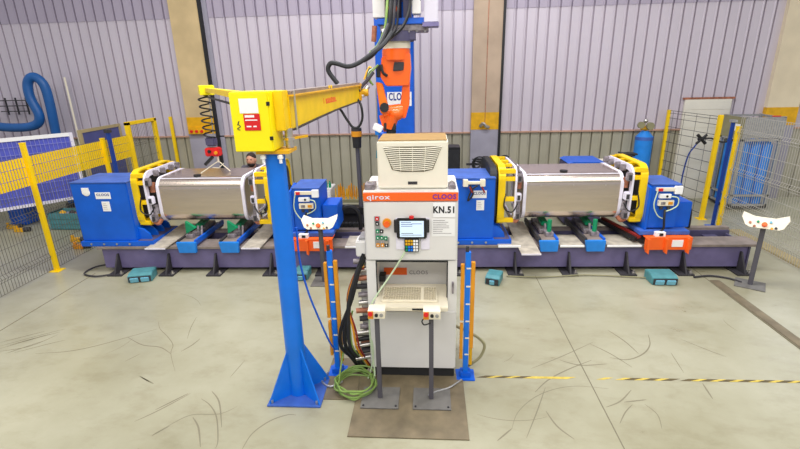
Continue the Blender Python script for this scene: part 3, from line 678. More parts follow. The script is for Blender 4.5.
# ================================================================ CABINET
x0,x1,yf,yb=-.578,.24,3.81,4.42
t=thing('control_cabinet','tall white control cabinet with orange strip and KN.51 sign','cabinet',(-.17,4.1,0)); cab=t
part('plinth',MB().box(x0+.01,x1-.01,yf+.02,yb,0,.112),'rubber',t,bev=.004)
part('lower_body',MB().box(x0,x1,yf,yb,.114,.72),'cabinet_white',t,bev=.008)
part('upper_body',MB().box(x0,x1,yf,yb,1.24,1.885),'cabinet_white',t,bev=.008)
for a,b in ((x0,-.492),(.158,x1)): part('side_frame',MB().box(a,b,yf,yb,.72,1.24),'cabinet_white',t)
part('recess_back',MB().box(-.492,.158,4.12,4.14,.72,1.24),'cabinet_white',t)
part('window_gasket',MB().ring([(-.492,.73),(.158,.73),(.158,1.24),(-.492,1.24)],[(-.482,.74),(.148,.74),(.148,1.228),(-.482,1.228)],'y',yf-.004,yf+.01),'black',t)
dr=part('upper_door',MB().box(x0+.012,x1-.012,yf-.018,yf-.001,1.255,1.79),'cabinet_white',t,bev=.004)
part('lower_door',MB().box(x0+.012,x1-.012,yf-.018,yf-.001,.125,.735),'cabinet_white',t,bev=.004)
st=part('orange_strip',MB().box(x0+.004,x1-.004,yf-.022,yf-.001,1.8,1.872),'orange',t,bev=.003)
text('lettering','qirox',st,(-.445,yf-.024,1.836),.2,.042,'lavender_white',bold=.03)
text('lettering','CLOOS',st,(.12,yf-.024,1.836),.2,.042,'purple_ink',bold=.05)
sg=part('number_sign',MB().box(.026,.214,yf-.023,yf-.019,1.655,1.785),'white',t,bev=.001)
text('lettering','KN.51',sg,(.12,yf-.0245,1.72),.18,.058,'ink',bold=.05)
pp=part('notice_sheet',MB().box(.012,.214,yf-.021,yf-.0185,1.48,1.64),'paper',t); lines(pp,.025,.2,1.5,1.635,yf-.021,8,'clutter')
part('handle',MB().box(.195,.212,yf-.035,yf-.001,.93,1.04),'clutter',t,bev=.004)
# recess logo
lp=part('inner_label',MB().box(-.452,-.228,4.113,4.119,.963,1.036),'orange',t)
text('lettering','CLOOS',t,(-.115,4.117,.985),.18,.04,'clutter')
part('inner_foot',MB().box(-.49,-.43,4.0,4.1,.94,1.0),'black',t)
ty=part('keyboard_tray',MB().add([(-.5,3.6,.885),(.155,3.6,.885),(.155,4.1,.875),(-.5,4.1,.875),(-.5,3.6,.845),(.155,3.6,.845),(.155,4.1,.845),(-.5,4.1,.845)],[(0,1,2,3),(7,6,5,4),(0,4,5,1),(1,5,6,2),(2,6,7,3),(3,7,4,0)]),'cream',t,bev=.005)
part('tray_badge',MB().box(-.16,-.06,3.594,3.6,.86,.875),'black',ty)
kb=thing('keyboard','cream computer keyboard on the pull-out cabinet tray','keyboard',(-.19,3.8,.9))
part('case',MB().add([(-.44,3.69,.885),(.065,3.69,.885),(.055,3.92,.885),(-.43,3.92,.885),(-.44,3.69,.905),(.065,3.69,.905),(.055,3.92,.935),(-.43,3.92,.935)],[(3,2,1,0),(4,5,6,7),(0,1,5,4),(1,2,6,5),(2,3,7,6),(3,0,4,7)]),'cream',kb,bev=.003)
mk=MB()
for r in range(6):
    for c in range(21):
        if c in(15,) : continue
        xx=-.425+c*.0229; yy=3.705+r*.033; zz=.907+(yy-3.69)*.13
        mk.box(xx,xx+.018,yy,yy+.024,zz,zz+.008)
part('key',mk,'key_grey',kb,kind='stuff')
# buttons
bp=part('button_plate',MB().box(-.486,-.435,yf-.022,yf-.0185,1.38,1.665).box(-.43,-.36,yf-.022,yf-.0185,1.38,1.47),'galv',t)
for (x,z,m) in ((-.46,1.645,'red'),(-.46,1.6,'dark'),(-.46,1.53,'green'),(-.425,1.53,'black'),(-.46,1.47,'green'),(-.425,1.47,'green'),(-.39,1.465,'green'),(-.46,1.4,'amber'),(-.42,1.4,'amber'),(-.385,1.4,'black')):
    b=part('button',MB().box(x-.015,x+.015,yf-.034,yf-.022,z-.017,z+.017),m,t,bev=.002); part('button_mark',MB().box(x-.005,x+.005,yf-.0355,yf-.034,z-.006,z+.006),'white',b)
part('key_switch',MB().cyl((-.385,yf-.04,1.43),(-.385,yf-.02,1.43),.014),'steel',t)
es=part('emergency_stop',MB().cyl((-.375,yf-.045,1.61),(-.375,yf-.019,1.61),.038,n=20),'amber',t,smooth=True)
part('red_knob',MB().cyl((-.375,yf-.075,1.605),(-.375,yf-.045,1.608),.028,.024,n=18),'orange',es,smooth=True)
# pendant
pn=thing('teach_pendant','black teach pendant with lit screen hung on cabinet front','controller',(-.15,yf-.03,1.5))
part('holder',MB().box(-.3,-.22,yf-.028,yf-.0185,1.36,1.65).box(-.08,-.005,yf-.028,yf-.0185,1.36,1.65),'lavender_white',pn)
part('bezel',MB().box(-.29,-.03,yf-.06,yf-.029,1.47,1.655),'black',pn,bev=.008)
part('grip',MB().cyl((-.295,yf-.05,1.53),(-.295,yf-.05,1.64),.018).cyl((-.025,yf-.05,1.53),(-.025,yf-.05,1.64),.018),'rubber',pn,smooth=True)
sc=part('screen',MB().box(-.262,-.055,yf-.064,yf-.0605,1.49,1.635),'screen',pn)
lines(sc,-.25,-.14,1.58,1.63,yf-.064,3,'blue_ink',5); lines(sc,-.25,-.07,1.5,1.53,yf-.064,2,'ink',8); lines(sc,-.16,-.07,1.6,1.62,yf-.064,1,'blue_ink',2)
part('keypad_body',MB().box(-.225,-.1,yf-.055,yf-.029,1.345,1.47),'black',pn,bev=.004)
for r in range(4):
    for c in range(5):
        m='white'; 
        if c<3: m=('green' if (c==0 and r<2) else 'blue_post' if r<2 else 'ochre')
        xx=-.216+c*.023; zz=1.355+r*.028; part('key',MB().box(xx,xx+.018,yf-.06,yf-.055,zz,zz+.02),m,pn)
part('red_button',MB().cyl((-.16,yf-.05,1.655),(-.16,yf-.05,1.675),.02),'red',pn)
part('cord',cable([(-.22,yf-.045,1.35),(-.26,yf-.06,1.28),(-.36,yf-.07,1.12),(-.47,yf-.12,.97),(-.535,yf-.16,.85),(-.555,yf-.14,.6),(-.545,yf-.1,.3),(-.53,yf-.12,.12),(-.56,yf-.15,.02)],.0085),'pale_cable',pn)
# ducts & connectors on left side
dc=part('wiring_duct',MB().box(x0-.075,x0-.002,3.9,4.1,.35,1.42),'galv',t,bev=.006)
part('connector_block',MB().box(x0-.1,x0-.002,3.87,4.05,1.25,1.4),'cabinet_white',t,bev=.01)
rg=random.Random(5)
for i in range(13):
    z=1.2-i*.085; w=.1 if i%3 else .13
    c=part('connector',MB().cyl((x0-.01,3.9,z),(x0-w,3.88,z),.026,n=10),('clutter','steel','copper_rust','dark')[i%4],t,smooth=True)
for i in range(5):
    part('plug',MB().cyl((x0-.01,3.86,.48-i*.07),(x0-.15,3.83,.47-i*.07),.022,n=10),('steel','black','steel','dark','steel')[i],t,smooth=True)
for i,(m,dx,r) in enumerate((('black',0,.02),('rubber',.035,.022),('black',-.035,.018),('green_cable',.05,.01),('amber',.08,.011),('dark_red',.1,.009))):
    part('cable',cable([(x0-.03,3.88,1.28-i*.03),(x0-.09-dx*.2,3.84,1.1),(-.74-dx*.3,3.8,.85),(-.81+dx,3.79,.55),(-.81+dx*1.3,3.78,.36),(-.74+dx,3.84,.2),(-.68+dx,3.9,.03)],r),m,t,smooth=True)
part('cable',cable([(x0-.0,3.83,.6),(x0+.03,3.8-.02,.3),(x0+.0,3.79,.1),(x0-.03,3.77,.01)],.008),'pale_cable',t)
for x in (x0+.05,x1-.05):
    part('lifting_eye',cable([(x,3.92,1.885),(x-.022,3.92,1.92),(x,3.92,1.945),(x+.022,3.92,1.92),(x,3.92,1.885)],.006),'steel',t)
part('top_gland',MB().box(x0+.01,x0+.1,3.85,4.0,1.885,1.93).box(x1-.08,x1-.02,3.85,4.0,1.885,1.92),'clutter',t,bev=.004)
# AC
t=thing('cooling_unit','cream air conditioning unit with curved grille atop control cabinet','air conditioner',(-.15,4.1,1.886))
ax0,ax1,ay=-.448,.15,3.86
part('housing',MB().box(ax0,ax1,ay,4.33,1.89,2.3),'ac_white',t,bev=.012)
part('dusty_lid',MB().box(ax0+.01,ax1-.01,ay+.01,4.32,2.3,2.306),'tan_dust',t)
gr=part('grille_backing',MB().prism([(-.395,2.255),(.1,2.255),(.025,2.06),(-.05,2.04),(-.245,2.04),(-.325,2.06)],'y',ay-.003,ay-.0005),'joint',t)
for i in range(12):
    z=2.25-i*.0165; k=i/11; hl=.246-.078*k; c=-.148; sag=.012
    P=[(c-hl,ay-.01,z),(c-hl*.5,ay-.012,z-sag*.8),(c,ay-.013,z-sag),(c+hl*.5,ay-.012,z-sag*.8),(c+hl,ay-.01,z)]
    part('louvre',cable(P,.0048,6,3),'ac_white',t)
for i in (-1,0,1): part('grille_rib',MB().bar((-.148+i*.11,ay-.012,2.25),(-.148+i*.1,ay-.012,2.045),.005),'ac_white',t)
part('badge',MB().box(-.19,-.11,ay-.004,ay-.0005,1.93,1.955),'dark',t)
# ================================================================ PEDESTALS at front
def pedestal(x,label):
    t=thing('button_stand',label,'stand',(x,3.48,0))
    part('base_plate',MB().box(x-.165,x+.175,3.34,3.63,.012,.022),'base_grey',t,bev=.002)
    for dx in (-.14,.15):
        part('bolt',MB().cyl((x+dx,3.37,.022),(x+dx,3.37,.03),.01,n=6),'dark',t)
    part('post',MB().box(x-.02,x+.02,3.47,3.51,.022,.87),'post_grey',t,bev=.003)
    b=part('switch_box',MB().box(x-.068,x+.078,3.42,3.54,.87,.945),'cream',t,bev=.004)
    part('yellow_patch',MB().box(x-.066,x-.02,3.416,3.42,.872,.942),'amber',b)
    part('emergency_stop',MB().cyl((x-.043,3.415,.925),(x-.043,3.395,.928),.017,.021,n=14),'red',b,smooth=True)
    part('black_button',MB().cyl((x+.006,3.42,.908),(x+.006,3.408,.908),.015),'black',b); part('grey_button',MB().cyl((x+.048,3.42,.908),(x+.048,3.41,.908),.015),'galv',b)
    return t
pedestal(-.46,'grey button stand in front of cabinet, beside the green cable coil')
p2=pedestal(.008,'grey button stand in front of cabinet, with short cable loop')
part('cable_loop',cable([(-.04,3.44,.88),(-.07,3.43,.85),(-.05,3.42,.82),(.0,3.45,.82)],.006),'black',p2)
# V shaped operator desks
def desk(x,y,rz,label):
    t=thing('operator_desk',label,'stand',(0,0,0))
    part('base_plate',MB().box(-.17,.17,-.16,.16,.0,.012),'base_grey',t,bev=.002)
    part('post',MB().box(-.028,.028,-.028,.028,.012,.86),'post_grey',t,bev=.004)
    out=[(-.25,.09),(-.11,.045),(.11,.045),(.25,.1),(.2,-.01),(.15,-.035),(-.15,-.035),(-.2,-.01)]
    b=part('console',MB().add([(p[0],-.1+p[1]*.6,.87+p[1]*.9) for p in out]+[(p[0]*.97,.03+p[1]*.6,.91+p[1]*.9) for p in out],[tuple(range(8)),tuple(range(15,7,-1))]+[(i,8+i,8+(i+1)%8,(i+1)%8) for i in range(8)]),'cream',t,bev=.006)
    es=part('emergency_stop',MB().cyl((0,-.09,.885),(0,-.118,.9),.03,n=16).cyl((0,-.118,.9),(0,-.135,.91),.024,n=16),'orange',b,smooth=True)
    for px,pz,m in ((-.07,.94,'green'),(-.1,.885,'copper_rust'),(-.15,.92,'copper_rust'),(.08,.88,'amber'),(.12,.89,'dark'),(.06,.95,'aqua')):
        pz-=.03; part('button',MB().cyl((px,-.1+(pz-.87)*.6,pz),(px,-.116+(pz-.87)*.6,pz+.01),.015,n=12),m,b)
    t.location=(x,y,0); t.rotation_euler=(0,0,rz); return t
desk(-1.52,5.95,0,'cream V-shaped operator desk on a post right of crane')
desk(4.33,5.95,R(-34),'cream V-shaped operator desk on a post at the right end')
# ================================================================ LIGHT CURTAIN BARS
def bars(x,y,label,ht=1.31):
    t=thing('light_curtain',label,'light barrier',(x,y,0))
    part('post',MB().box(x-.024,x+.024,y-.024,y+.024,.01,ht),'blue_post',t,bev=.004)
    part('base',MB().box(x-.09,x+.09,y-.09,y+.09,0,.012).box(x-.05,x+.05,y-.05,y+.05,.012,.06),'blue',t,bev=.004)
    part('yellow_strip',MB().box(x-.062,x-.03,y-.02,y+.02,.62,ht-.12),'amber',t,bev=.003); part('yellow_strip',MB().box(x-.06,x-.032,y-.02,y+.02,.2,.58),'amber',t,bev=.003)
    part('yellow_strip',MB().box(x+.03,x+.066,y-.02,y+.02,.32,ht-.1),'amber',t,bev=.003); part('yellow_strip',MB().box(x+.034,x+.062,y+.0,y+.03,.12,.4),'ochre',t,bev=.003)
    for i in range(6): part('clip',MB().box(x-.012,x+.028,y-.028,y-.024,.25+i*.18,.263+i*.18),'cream',t)
    part('top_bolt',MB().cyl((x-.008,y,ht),(x-.008,y,ht+.05),.016),'dark',t)
bars(-.925,3.88,'blue and amber light curtain bar left of the white cabinet')
bars(.34,3.86,'blue and amber light curtain bar right of the white cabinet')
# ================================================================ CRANE
cx,cy=-1.225,3.56
t=thing('jib_crane','blue crane post with bright yellow jib and electrical box','crane',(cx,cy,0))
part('base_plate',MB().box(-1.475,-.985,3.345,3.76,0,.016),'blue_top',t,bev=.003)
part('post',MB().cyl((cx-.01,cy,.016),(cx+.0,cy,2.27),.088,.078,n=32),'blue_post',t,smooth=True)
for dx,dy in ((-1,-1),(1,-1),(1,1),(-1,1)):
    d=Vector((dx*.66,dy*.55,0)).normalized(); s=Vector((-d.y,d.x,0)); c=Vector((cx,cy,0))
    a=c+d*.07; b=c+d*.3
    vs=[a+s*.006+Vector((0,0,.016)),b+s*.006+Vector((0,0,.016)),b+s*.006+Vector((0,0,.03)),a+s*.006+Vector((0,0,.52))]; vs+=[v-s*.012 for v in vs]
    part('gusset',MB().add(vs,[(0,1,2,3),(7,6,5,4),(0,4,5,1),(1,5,6,2),(2,6,7,3),(3,7,4,0)]),'blue_post',t)
for dx,dy in ((-.21,-.18),(.2,-.18),(.2,.16),(-.21,.16)): part('anchor_bolt',MB().cyl((cx+dx,cy+dy,.016),(cx+dx,cy+dy,.05),.012,n=6),'steel',t)
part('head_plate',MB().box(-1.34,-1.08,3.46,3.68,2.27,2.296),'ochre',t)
for dx in (-.06,.075): part('head_bolt',MB().cyl((cx+dx,cy-.1,2.2),(cx+dx,cy-.1,2.265),.012).cyl((cx+dx,cy-.1,2.235),(cx+dx,cy-.1,2.26),.022,n=6),'white',t)
bx=part('electrical_box',MB().box(-1.47,-1.175,3.4,3.66,2.3,2.735),'yellow_box',t,bev=.006)
part('box_door',MB().box(-1.465,-1.182,3.392,3.3995,2.305,2.73),'yellow_box',bx,bev=.002)
nt=part('notice_sheet',MB().box(-1.41,-1.27,3.388,3.3915,2.63,2.71) if 0 else MB().box(-1.395,-1.255,3.388,3.3915,2.585,2.69),'white',bx)
rl=part('red_sign',MB().box(-1.372,-1.25,3.387,3.3912,2.46,2.58),'red',bx,bev=.001)
part('sign_print',MB().box(-1.362,-1.29,3.3855,3.387,2.555,2.572).box(-1.362,-1.27,3.3855,3.387,2.532,2.54).box(-1.355,-1.32,3.3855,3.387,2.485,2.495).box(-1.305,-1.28,3.3855,3.387,2.485,2.495),'white',bx)
part('pen_scrawl',cable([(-1.425,3.39,2.5),(-1.41,3.39,2.53),(-1.42,3.39,2.51),(-1.405,3.39,2.49),(-1.43,3.39,2.475),(-1.41,3.39,2.465)],.003),'dark',bx)
for z in (2.4,2.65): part('hinge',MB().box(-1.192,-1.168,3.39,3.4,z-.014,z+.014),'black',bx)
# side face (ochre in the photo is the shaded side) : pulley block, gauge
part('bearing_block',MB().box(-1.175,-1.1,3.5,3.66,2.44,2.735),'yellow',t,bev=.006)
part('swivel_pin',MB().cyl((-1.11,3.6,2.3),(-1.11,3.6,2.45),.032).cyl((-1.11,3.6,2.36),(-1.11,3.6,2.38),.045),'steel',t,smooth=True)
part('locking_lever',MB().bar((-1.12,3.55,2.37),(-.99,3.7,2.375),.018),'ochre',t)
# main jib (towards robot)
a=Vector((-1.1,3.62,0)); b=Vector((-.935,6.2,0)); dj=(b-a).normalized(); sj=Vector((dj.y,-dj.x,0)); Lj=(b-a).length
def jb(u,z,o): return a+dj*u+sj*o+Vector((0,0,z))
prof=[(0,2.44),(0,2.69),(Lj,2.69),(Lj,2.505),(Lj*.55,2.49),(Lj*.3,2.47)]
n=len(prof); part('jib_web',MB().add([jb(u,z,.012) for u,z in prof]+[jb(u,z,-.012) for u,z in prof],[tuple(range(n)),tuple(range(2*n-1,n-1,-1))]+[(i,(i+1)%n,n+(i+1)%n,n+i) for i in range(n)]),'yellow',t)
mb=MB()
for (u0,z0),(u1,z1) in zip(((0,2.435),(Lj*.3,2.465),(Lj*.55,2.485)),((Lj*.3,2.465),(Lj*.55,2.485),(Lj,2.5))):
    mb.bar(jb(u0,z0,.0),jb(u1,z1,.0),.07,.012)
part('bottom_flange',mb,'dark',t)
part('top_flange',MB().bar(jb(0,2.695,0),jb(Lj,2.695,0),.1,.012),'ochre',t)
rt=part('cable_tray',MB().bar(jb(.02,2.715,-.02),jb(Lj,2.715,-.02),.09,.03),'beam_top',t)
part('tray_clip',MB().bar(jb(Lj*.42,2.71,.035),jb(Lj*.42,2.74,.035),.012).bar(jb(Lj*.45,2.71,.035),jb(Lj*.45,2.74,.035),.012),'yellow',rt)
part('tie_rod',MB().cyl(jb(.03,2.43,.045),jb(.03,2.73,.045),.009),'steel',t)
part('end_bracket',MB().box(-.98,-.9,6.2,6.3,2.5,2.72).cyl((-.93,6.32,2.6),(-.82,6.32,2.6),.05),'ochre',t,bev=.006)
part('end_joint',MB().cyl((-.9,6.3,2.55),(-.82,6.34,2.68),.03),'steel',t,smooth=True)
# web lettering blocks (illegible in the photograph)
mb=MB(); u=Lj*.36
for w,h in ((.012,.05),(0,0),(.05,.03),(.04,.035),(.05,.03),(.04,.045),(.05,.03),(.04,.03)):
    if w: 
        p=jb(u+w/2,2.6,.0135); mb.obox(p,dj,sj,(0,0,1),w/2,.001,h/2)
    u+=w+.02 if w else .04
for (zz,) in ((2.575,),): mb.obox(jb(Lj*.36+.28,zz,.0135),dj,sj,(0,0,1),.2,.001,.007)
part('web_lettering',mb,'orange',t)
# rear arm to hoist
a2=Vector((-1.47,3.62,2.705)); b2=Vector((-3.3,6.88,2.665))
part('rear_arm',MB().bar(a2,b2,.07,.055),'yellow',t)
part('arm_head',MB().bar((-3.16,6.62,2.66),(-3.36,6.98,2.66),.2,.13),'yellow_box',t,bev=.006)
part('arm_rod',MB().bar(a2+Vector((.02,.05,-.1)),b2+Vector((.1,-.2,-.1)),.02),'dark',t)
t=thing('hoist','red hoist control with coiled cable above the left tank','hoist',(-3.35,6.9,1.7))
pts=[]
for i in range(150):
    a=i*2*math.pi/24; z=2.58-i*.0043; pts.append((-3.36+.085*math.cos(a)*(1 if i>0 else 0),6.9+.06*math.sin(a),z))
part('coiled_cable',MB().tube(pts,.012,5),'black',t,smooth=True)
part('wire_rope',MB().cyl((-3.3,6.9,1.9),(-3.28,6.9,2.6),.008),'steel',t)
part('load_cell',MB().box(-3.42,-3.27,6.84,6.96,1.83,1.97),'slate_dark',t,bev=.02)
part('control_body',MB().box(-3.44,-3.22,6.82,6.96,1.68,1.81),'red',t,bev=.015)
part('push_button',MB().cyl((-3.26,6.8,1.74),(-3.26,6.83,1.74),.025),'amber',t); part('push_button',MB().cyl((-3.36,6.8,1.76),(-3.36,6.83,1.76),.025),'black',t)
part('handle_grip',MB().cyl((-3.32,6.82,1.68),(-3.45,6.8,1.56),.025),'black',t,smooth=True)
part('hook_rod',MB().cyl((-3.28,6.9,1.58),(-3.28,6.9,1.7),.014),'cream',t)
part('chain',MB().bar((-3.28,6.9,1.6),(-3.54,6.8,1.43),.014).bar((-3.28,6.9,1.6),(-3.16,7.0,1.42),.014).bar((-3.28,6.9,1.5),(-3.2,6.9,1.56),.01).bar((-3.38,6.88,1.5),(-3.28,6.9,1.49),.01),'cream',t)
# blue air hose on crane
single('air_hose',cable([(-1.13,3.62,1.62),(-1.14,3.66,1.3),(-1.1,3.68,1.0),(-1.04,3.7,.75),(-.96,3.74,.45),(-.93,3.82,.3)],.009),'blue','thin blue air hose from crane post down to light curtain','hose')
# ================================================================ FLOOR THINGS
single('floor_mat',MB().box(-.685,.315,3.012,3.87,.001,.011),'mat_plate','brown grey steel floor plate under the button stands','floor plate',bev=.001)
single('floor_mat',MB().box(-1.02,-.69,3.46,4.1,.001,.009),'mat_plate','brown grey floor plate strip under the green cable coil','floor plate')
t=thing('cable_cover','long brown cable cover strip on the floor at right','cable cover',(3.95,5.2,0))
part('strip',MB().box(3.875,3.99,3.2,6.07,.0,.014),'mat_plate',t,bev=.003); part('edge',MB().box(3.99,4.004,3.2,6.07,.0,.008).box(3.861,3.875,3.2,6.07,0,.008),'joint',t)
# coil
t=thing('cable_coil','loose coil of green cable on floor beside cabinet','cable',(-.71,3.62,0))
for k in range(6):
    rg=random.Random(k); P=[]
    for i in range(12):
        a=2*math.pi*i/12; rx=.17+.012*math.sin(3*a+k)+.008*k%.03; ry=.19+.012*math.cos(2*a+k*2)
        P.append((-.71+.012*rg.uniform(-1,1)+rx*math.cos(a),3.64+.02*rg.uniform(-1,1)+ry*math.sin(a),.016+.017*k))
    part('cable_turn',MB().tube(smoothpts(P,4,True),.0085,6,True),'green_cable',t,smooth=True)
part('cable_lead',cable([(-.87,3.62,.05),(-.86,3.8,.2),(-.8,3.86,.45),(-.74,3.86,.7)],.009),'green_cable',t,smooth=True)
single('cable_loop',cable([(.24,3.95,.5),(.36,3.95,.44),(.48,3.95,.36),(.53,3.95,.28),(.49,3.93,.17),(.4,3.92,.09),(.33,3.95,.02)],.014),'olive_panel','dark olive cable looping out right of the white cabinet','cable',smooth=True)
single('floor_cable',cable([(-1.02,3.84,.02),(-1.05,3.7,.02),(-.95,3.62,.02),(-.85,3.7,.02)],.011),'galv','short grey cable loop at foot of left light curtain','cable',smooth=True)
single('floor_cable',cable([(-.02,3.52,.03),(.06,3.58,.025),(.18,3.64,.025),(.3,3.76,.025)],.008),'galv','thin grey cable on brown plate behind right button stand','cable',smooth=True)
single('floor_cable',cable([(-4.85,6.12,.02),(-5.05,6.05,.02),(-5.3,6.15,.02),(-5.3,6.4,.02),(-5.1,6.5,.03)],.012),'dark','dark cable curl on floor at the left end of bed','cable',smooth=True)
single('floor_cable',cable([(3.7,6.15,.02),(3.95,6.2,.02),(4.15,6.12,.02),(4.25,6.0,.02)],.013),'dark','dark cable on floor running to the right operator desk','cable',smooth=True)
single('floor_cable',cable([(1.1,6.15,.02),(1.6,6.12,.02),(2.2,6.2,.02),(2.8,6.15,.02),(3.05,6.12,.02)],.009),'olive_panel','thin cable on the floor along the foot of right bed','cable',smooth=True)
# pedals
def pedal(x,y,w,label,two=True,rz=0):
    t=thing('foot_switch',label,'pedal',(0,0,0)); d=.13
    part('guard',MB().prism([(-d,0.0),(d,0.0),(d,.13),(-d*.5,.13),(-d,.1)],'x',-w/2,w/2),'teal',t,bev=.008)
    for s in ((-1,1) if two else (0,)): part('treadle',MB().obox((s*w*.22,-d-.012,.045),(1,0,0),(0,1,.2),(0,-.2,1),w*.17,.012,.035),'aqua',t,bev=.006)
    part('dark_recess',MB().box(-w/2+.012,w/2-.012,-d-.006,-d+.002,.012,.095),'dark',t)
    t.location=(x,y,0); t.rotation_euler=(0,0,rz)
pedal(-4.28,6.02,.33,'teal double foot switch by the far left foot of bed',True,R(14))
pedal(-1.88,6.12,.2,'teal foot switch on the floor under the left orange carriage',False)
pedal(.9,6.0,.2,'pale teal foot switch right of the white cabinet',False,R(-20))
pedal(3.2,6.05,.34,'teal double foot switch under the right orange carriage',True,0)
# tape
t=thing('floor_tape','worn yellow and black hazard tape line across right floor','tape',(1.9,3.86,0))
rg=random.Random(1)
x=.44; k=0
while x<4.6:
    gap=(1.28<x<1.5) or (1.64<x<1.68) or (1.95<x<2.0) or (2.2<x<2.32)
    L=.075 if k%2 else .1
    if not gap:
        y=3.842+.02*(x/3.5)
        part('tape_stripe',MB().add([(x,y-.017,.0018),(x+L,y-.017,.0018),(x+L+.1,y+.017,.0018),(x+.1,y+.017,.0018)],[(0,1,2,3)]),'tape_yellow' if (k%2 or (.8<x<1.28)) else 'tape_black',t)
    x+=L; k+=1
# ================================================================ RIGHT BACKGROUND
t=thing('gas_bundle','galvanised rack of tall blue gas cylinders behind right fence','gas cylinders',(6.48,9.86,0))
X0,X1,Y0,Y1,Z1=6.12,6.86,9.5,10.22,1.87
for x in (X0+.025,X1-.025):
    for y in (Y0+.025,Y1-.025): part('frame_post',MB().box(x-.025,x+.025,y-.025,y+.025,.06,Z1),'galv',t)
for z in (.1,.3,1.42,Z1-.03):
    part('frame_rail',MB().box(X0,X1,Y0,Y0+.04,z-.02,z+.02).box(X0,X1,Y1-.04,Y1,z-.02,z+.02).box(X0,X0+.04,Y0,Y1,z-.02,z+.02).box(X1-.04,X1,Y0,Y1,z-.02,z+.02),'galv',t)
part('top_side_panel',MB().box(X0-.008,X0,Y0+.02,Y1,1.44,1.86),'olive_panel',t)
part('hazard_label',MB().box(X0-.012,X0-.008,9.62,9.78,1.58,1.72),'white',t)
part('top_front_grating',MB().box(X0,X1,Y0-.006,Y0,1.46,1.85),'galv',t)
part('base_tray',MB().box(X0,X1,Y0,Y1,.04,.08),'dark',t)
for i in range(3):
    for j in range(3):
        x=X0+.15+i*.22; y=Y0+.15+j*.21
        c=part('cylinder',MB().cyl((x,y,.09),(x,y,1.3),.1,n=20).cyl((x,y,1.3),(x,y,1.4),.1,.035,n=20),'cyan_blue',t,smooth=True)
        part('valve',MB().cyl((x,y,1.4),(x,y,1.5),.02),'steel',c)
part('red_tag',MB().box(6.6,6.75,9.5,9.53,1.871,1.89),'red',t)
t=thing('gas_manifold','black regulator with blue hose beside the gas cylinder rack','regulator',(5.95,9.75,1.4))
part('body',MB().ell((5.45,9.7,1.43),.07,.05,.05,10,6).cyl((5.36,9.68,1.52),(5.54,9.68,1.34),.03).cyl((5.36,9.68,1.34),(5.54,9.68,1.52),.025),'black',t,smooth=True)
part('feed_pipe',cable([(6.12,9.75,1.4),(5.9,9.73,1.36),(5.65,9.72,1.44),(5.45,9.7,1.43)],.018),'dark',t)
part('hose',cable([(5.42,9.7,1.4),(5.35,9.7,1.28),(5.27,9.72,1.1),(5.27,9.8,.7),(5.27,9.8,.35),(5.25,9.8,.02)],.014),'navy',t,smooth=True)
t=thing('gas_cylinder','single blue gas cylinder with brass regulator against back wall','gas cylinder',(4.56,10.2,0))
part('bottle',MB().cyl((4.56,10.2,.01),(4.56,10.2,1.42),.175,n=28).cyl((4.56,10.2,1.42),(4.56,10.2,1.55),.175,.07,n=28),'cyan_blue',t,smooth=True)
part('valve',MB().cyl((4.56,10.2,1.55),(4.56,10.2,1.65),.03).cyl((4.44,10.15,1.6),(4.68,10.15,1.6),.03),'ochre',t,smooth=True)
part('gauge',MB().cyl((4.42,10.08,1.68),(4.42,10.14,1.68),.07).cyl((4.6,10.05,1.66),(4.6,10.13,1.66),.075),'olive_panel',t,smooth=True)
part('cap',MB().ell((4.52,10.15,1.76),.05,.05,.05,10,6),'steel',t,smooth=True)
part('shoulder_label',MB().cyl((4.56,10.2,1.36),(4.56,10.2,1.43),.178,n=28),'blue_top',t)
# equipment behind right tank
t=thing('equipment_cabinet','blue topped equipment cabinet behind the right tank','cabinet',(2.86,8.7,0))
part('body',MB().box(2.52,3.2,8.5,9.1,.05,1.17),'slate_dark',t,bev=.01); part('lid',MB().prism([(2.6,1.17),(3.15,1.17),(3.2,1.19),(3.15,1.22),(2.6,1.22),(2.52,1.19)],'y',8.48,9.12),'blue',t); part('foot',MB().box(2.55,3.17,8.52,9.08,0,.05),'black',t)
t=thing('work_bench','narrow grey bench beside the blue topped cabinet','bench',(3.5,9.0,0))
part('top',MB().box(3.25,3.95,8.8,9.25,1.1,1.14),'cream',t,bev=.006)
for x in (3.3,3.9):
    for y in (8.85,9.2): part('leg',MB().box(x-.02,x+.02,y-.02,y+.02,0,1.1),'dark',t)
t=thing('hose_heap','coiled black hose heaped on the bench behind right tank','hose',(3.75,9.0,1.14))
for k in range(5):
    P=[(3.76+(.1+.01*k)*math.cos(2*math.pi*i/10),9.0+.1*math.sin(2*math.pi*i/10+k),1.16+.03*k+.01*math.sin(i*2+k)) for i in range(10)]
    part('hose_turn',MB().tube(smoothpts(P,3,True),.018,6,True),'rubber',t,smooth=True)
t=thing('black_cabinet','narrow black cabinet behind the right edge of control cabinet','cabinet',(.48,9.0,0))
part('body',MB().box(.3,.58,8.9,9.3,.03,1.45),'black',t,bev=.01); part('door',MB().box(.32,.56,8.885,8.9,.08,1.4),'rubber',t,bev=.004); part('foot',MB().box(.32,.56,8.92,9.28,0,.03),'dark',t)
t=thing('hose_stand','dark stand tangled with hoses behind the middle headstock','stand',(1.1,8.9,0))
for x in (.85,1.35): part('upright',MB().box(x-.02,x+.02,8.88,8.92,0,1.12),'dark',t)
part('crossbar',MB().box(.7,1.5,8.88,8.92,1.1,1.14),'dark',t)
part('wheel',cable([(.95+.14*math.cos(a*.7),8.85,1.13+.14*math.sin(a*.7)) for a in range(9)],.015,6,3,True),'rubber',t,smooth=True)
part('wheel',cable([(1.42+.12*math.cos(a*.7),8.85,1.15+.14*math.sin(a*.7)) for a in range(9)],.015,6,3,True),'rubber',t,smooth=True)
rg=random.Random(9)
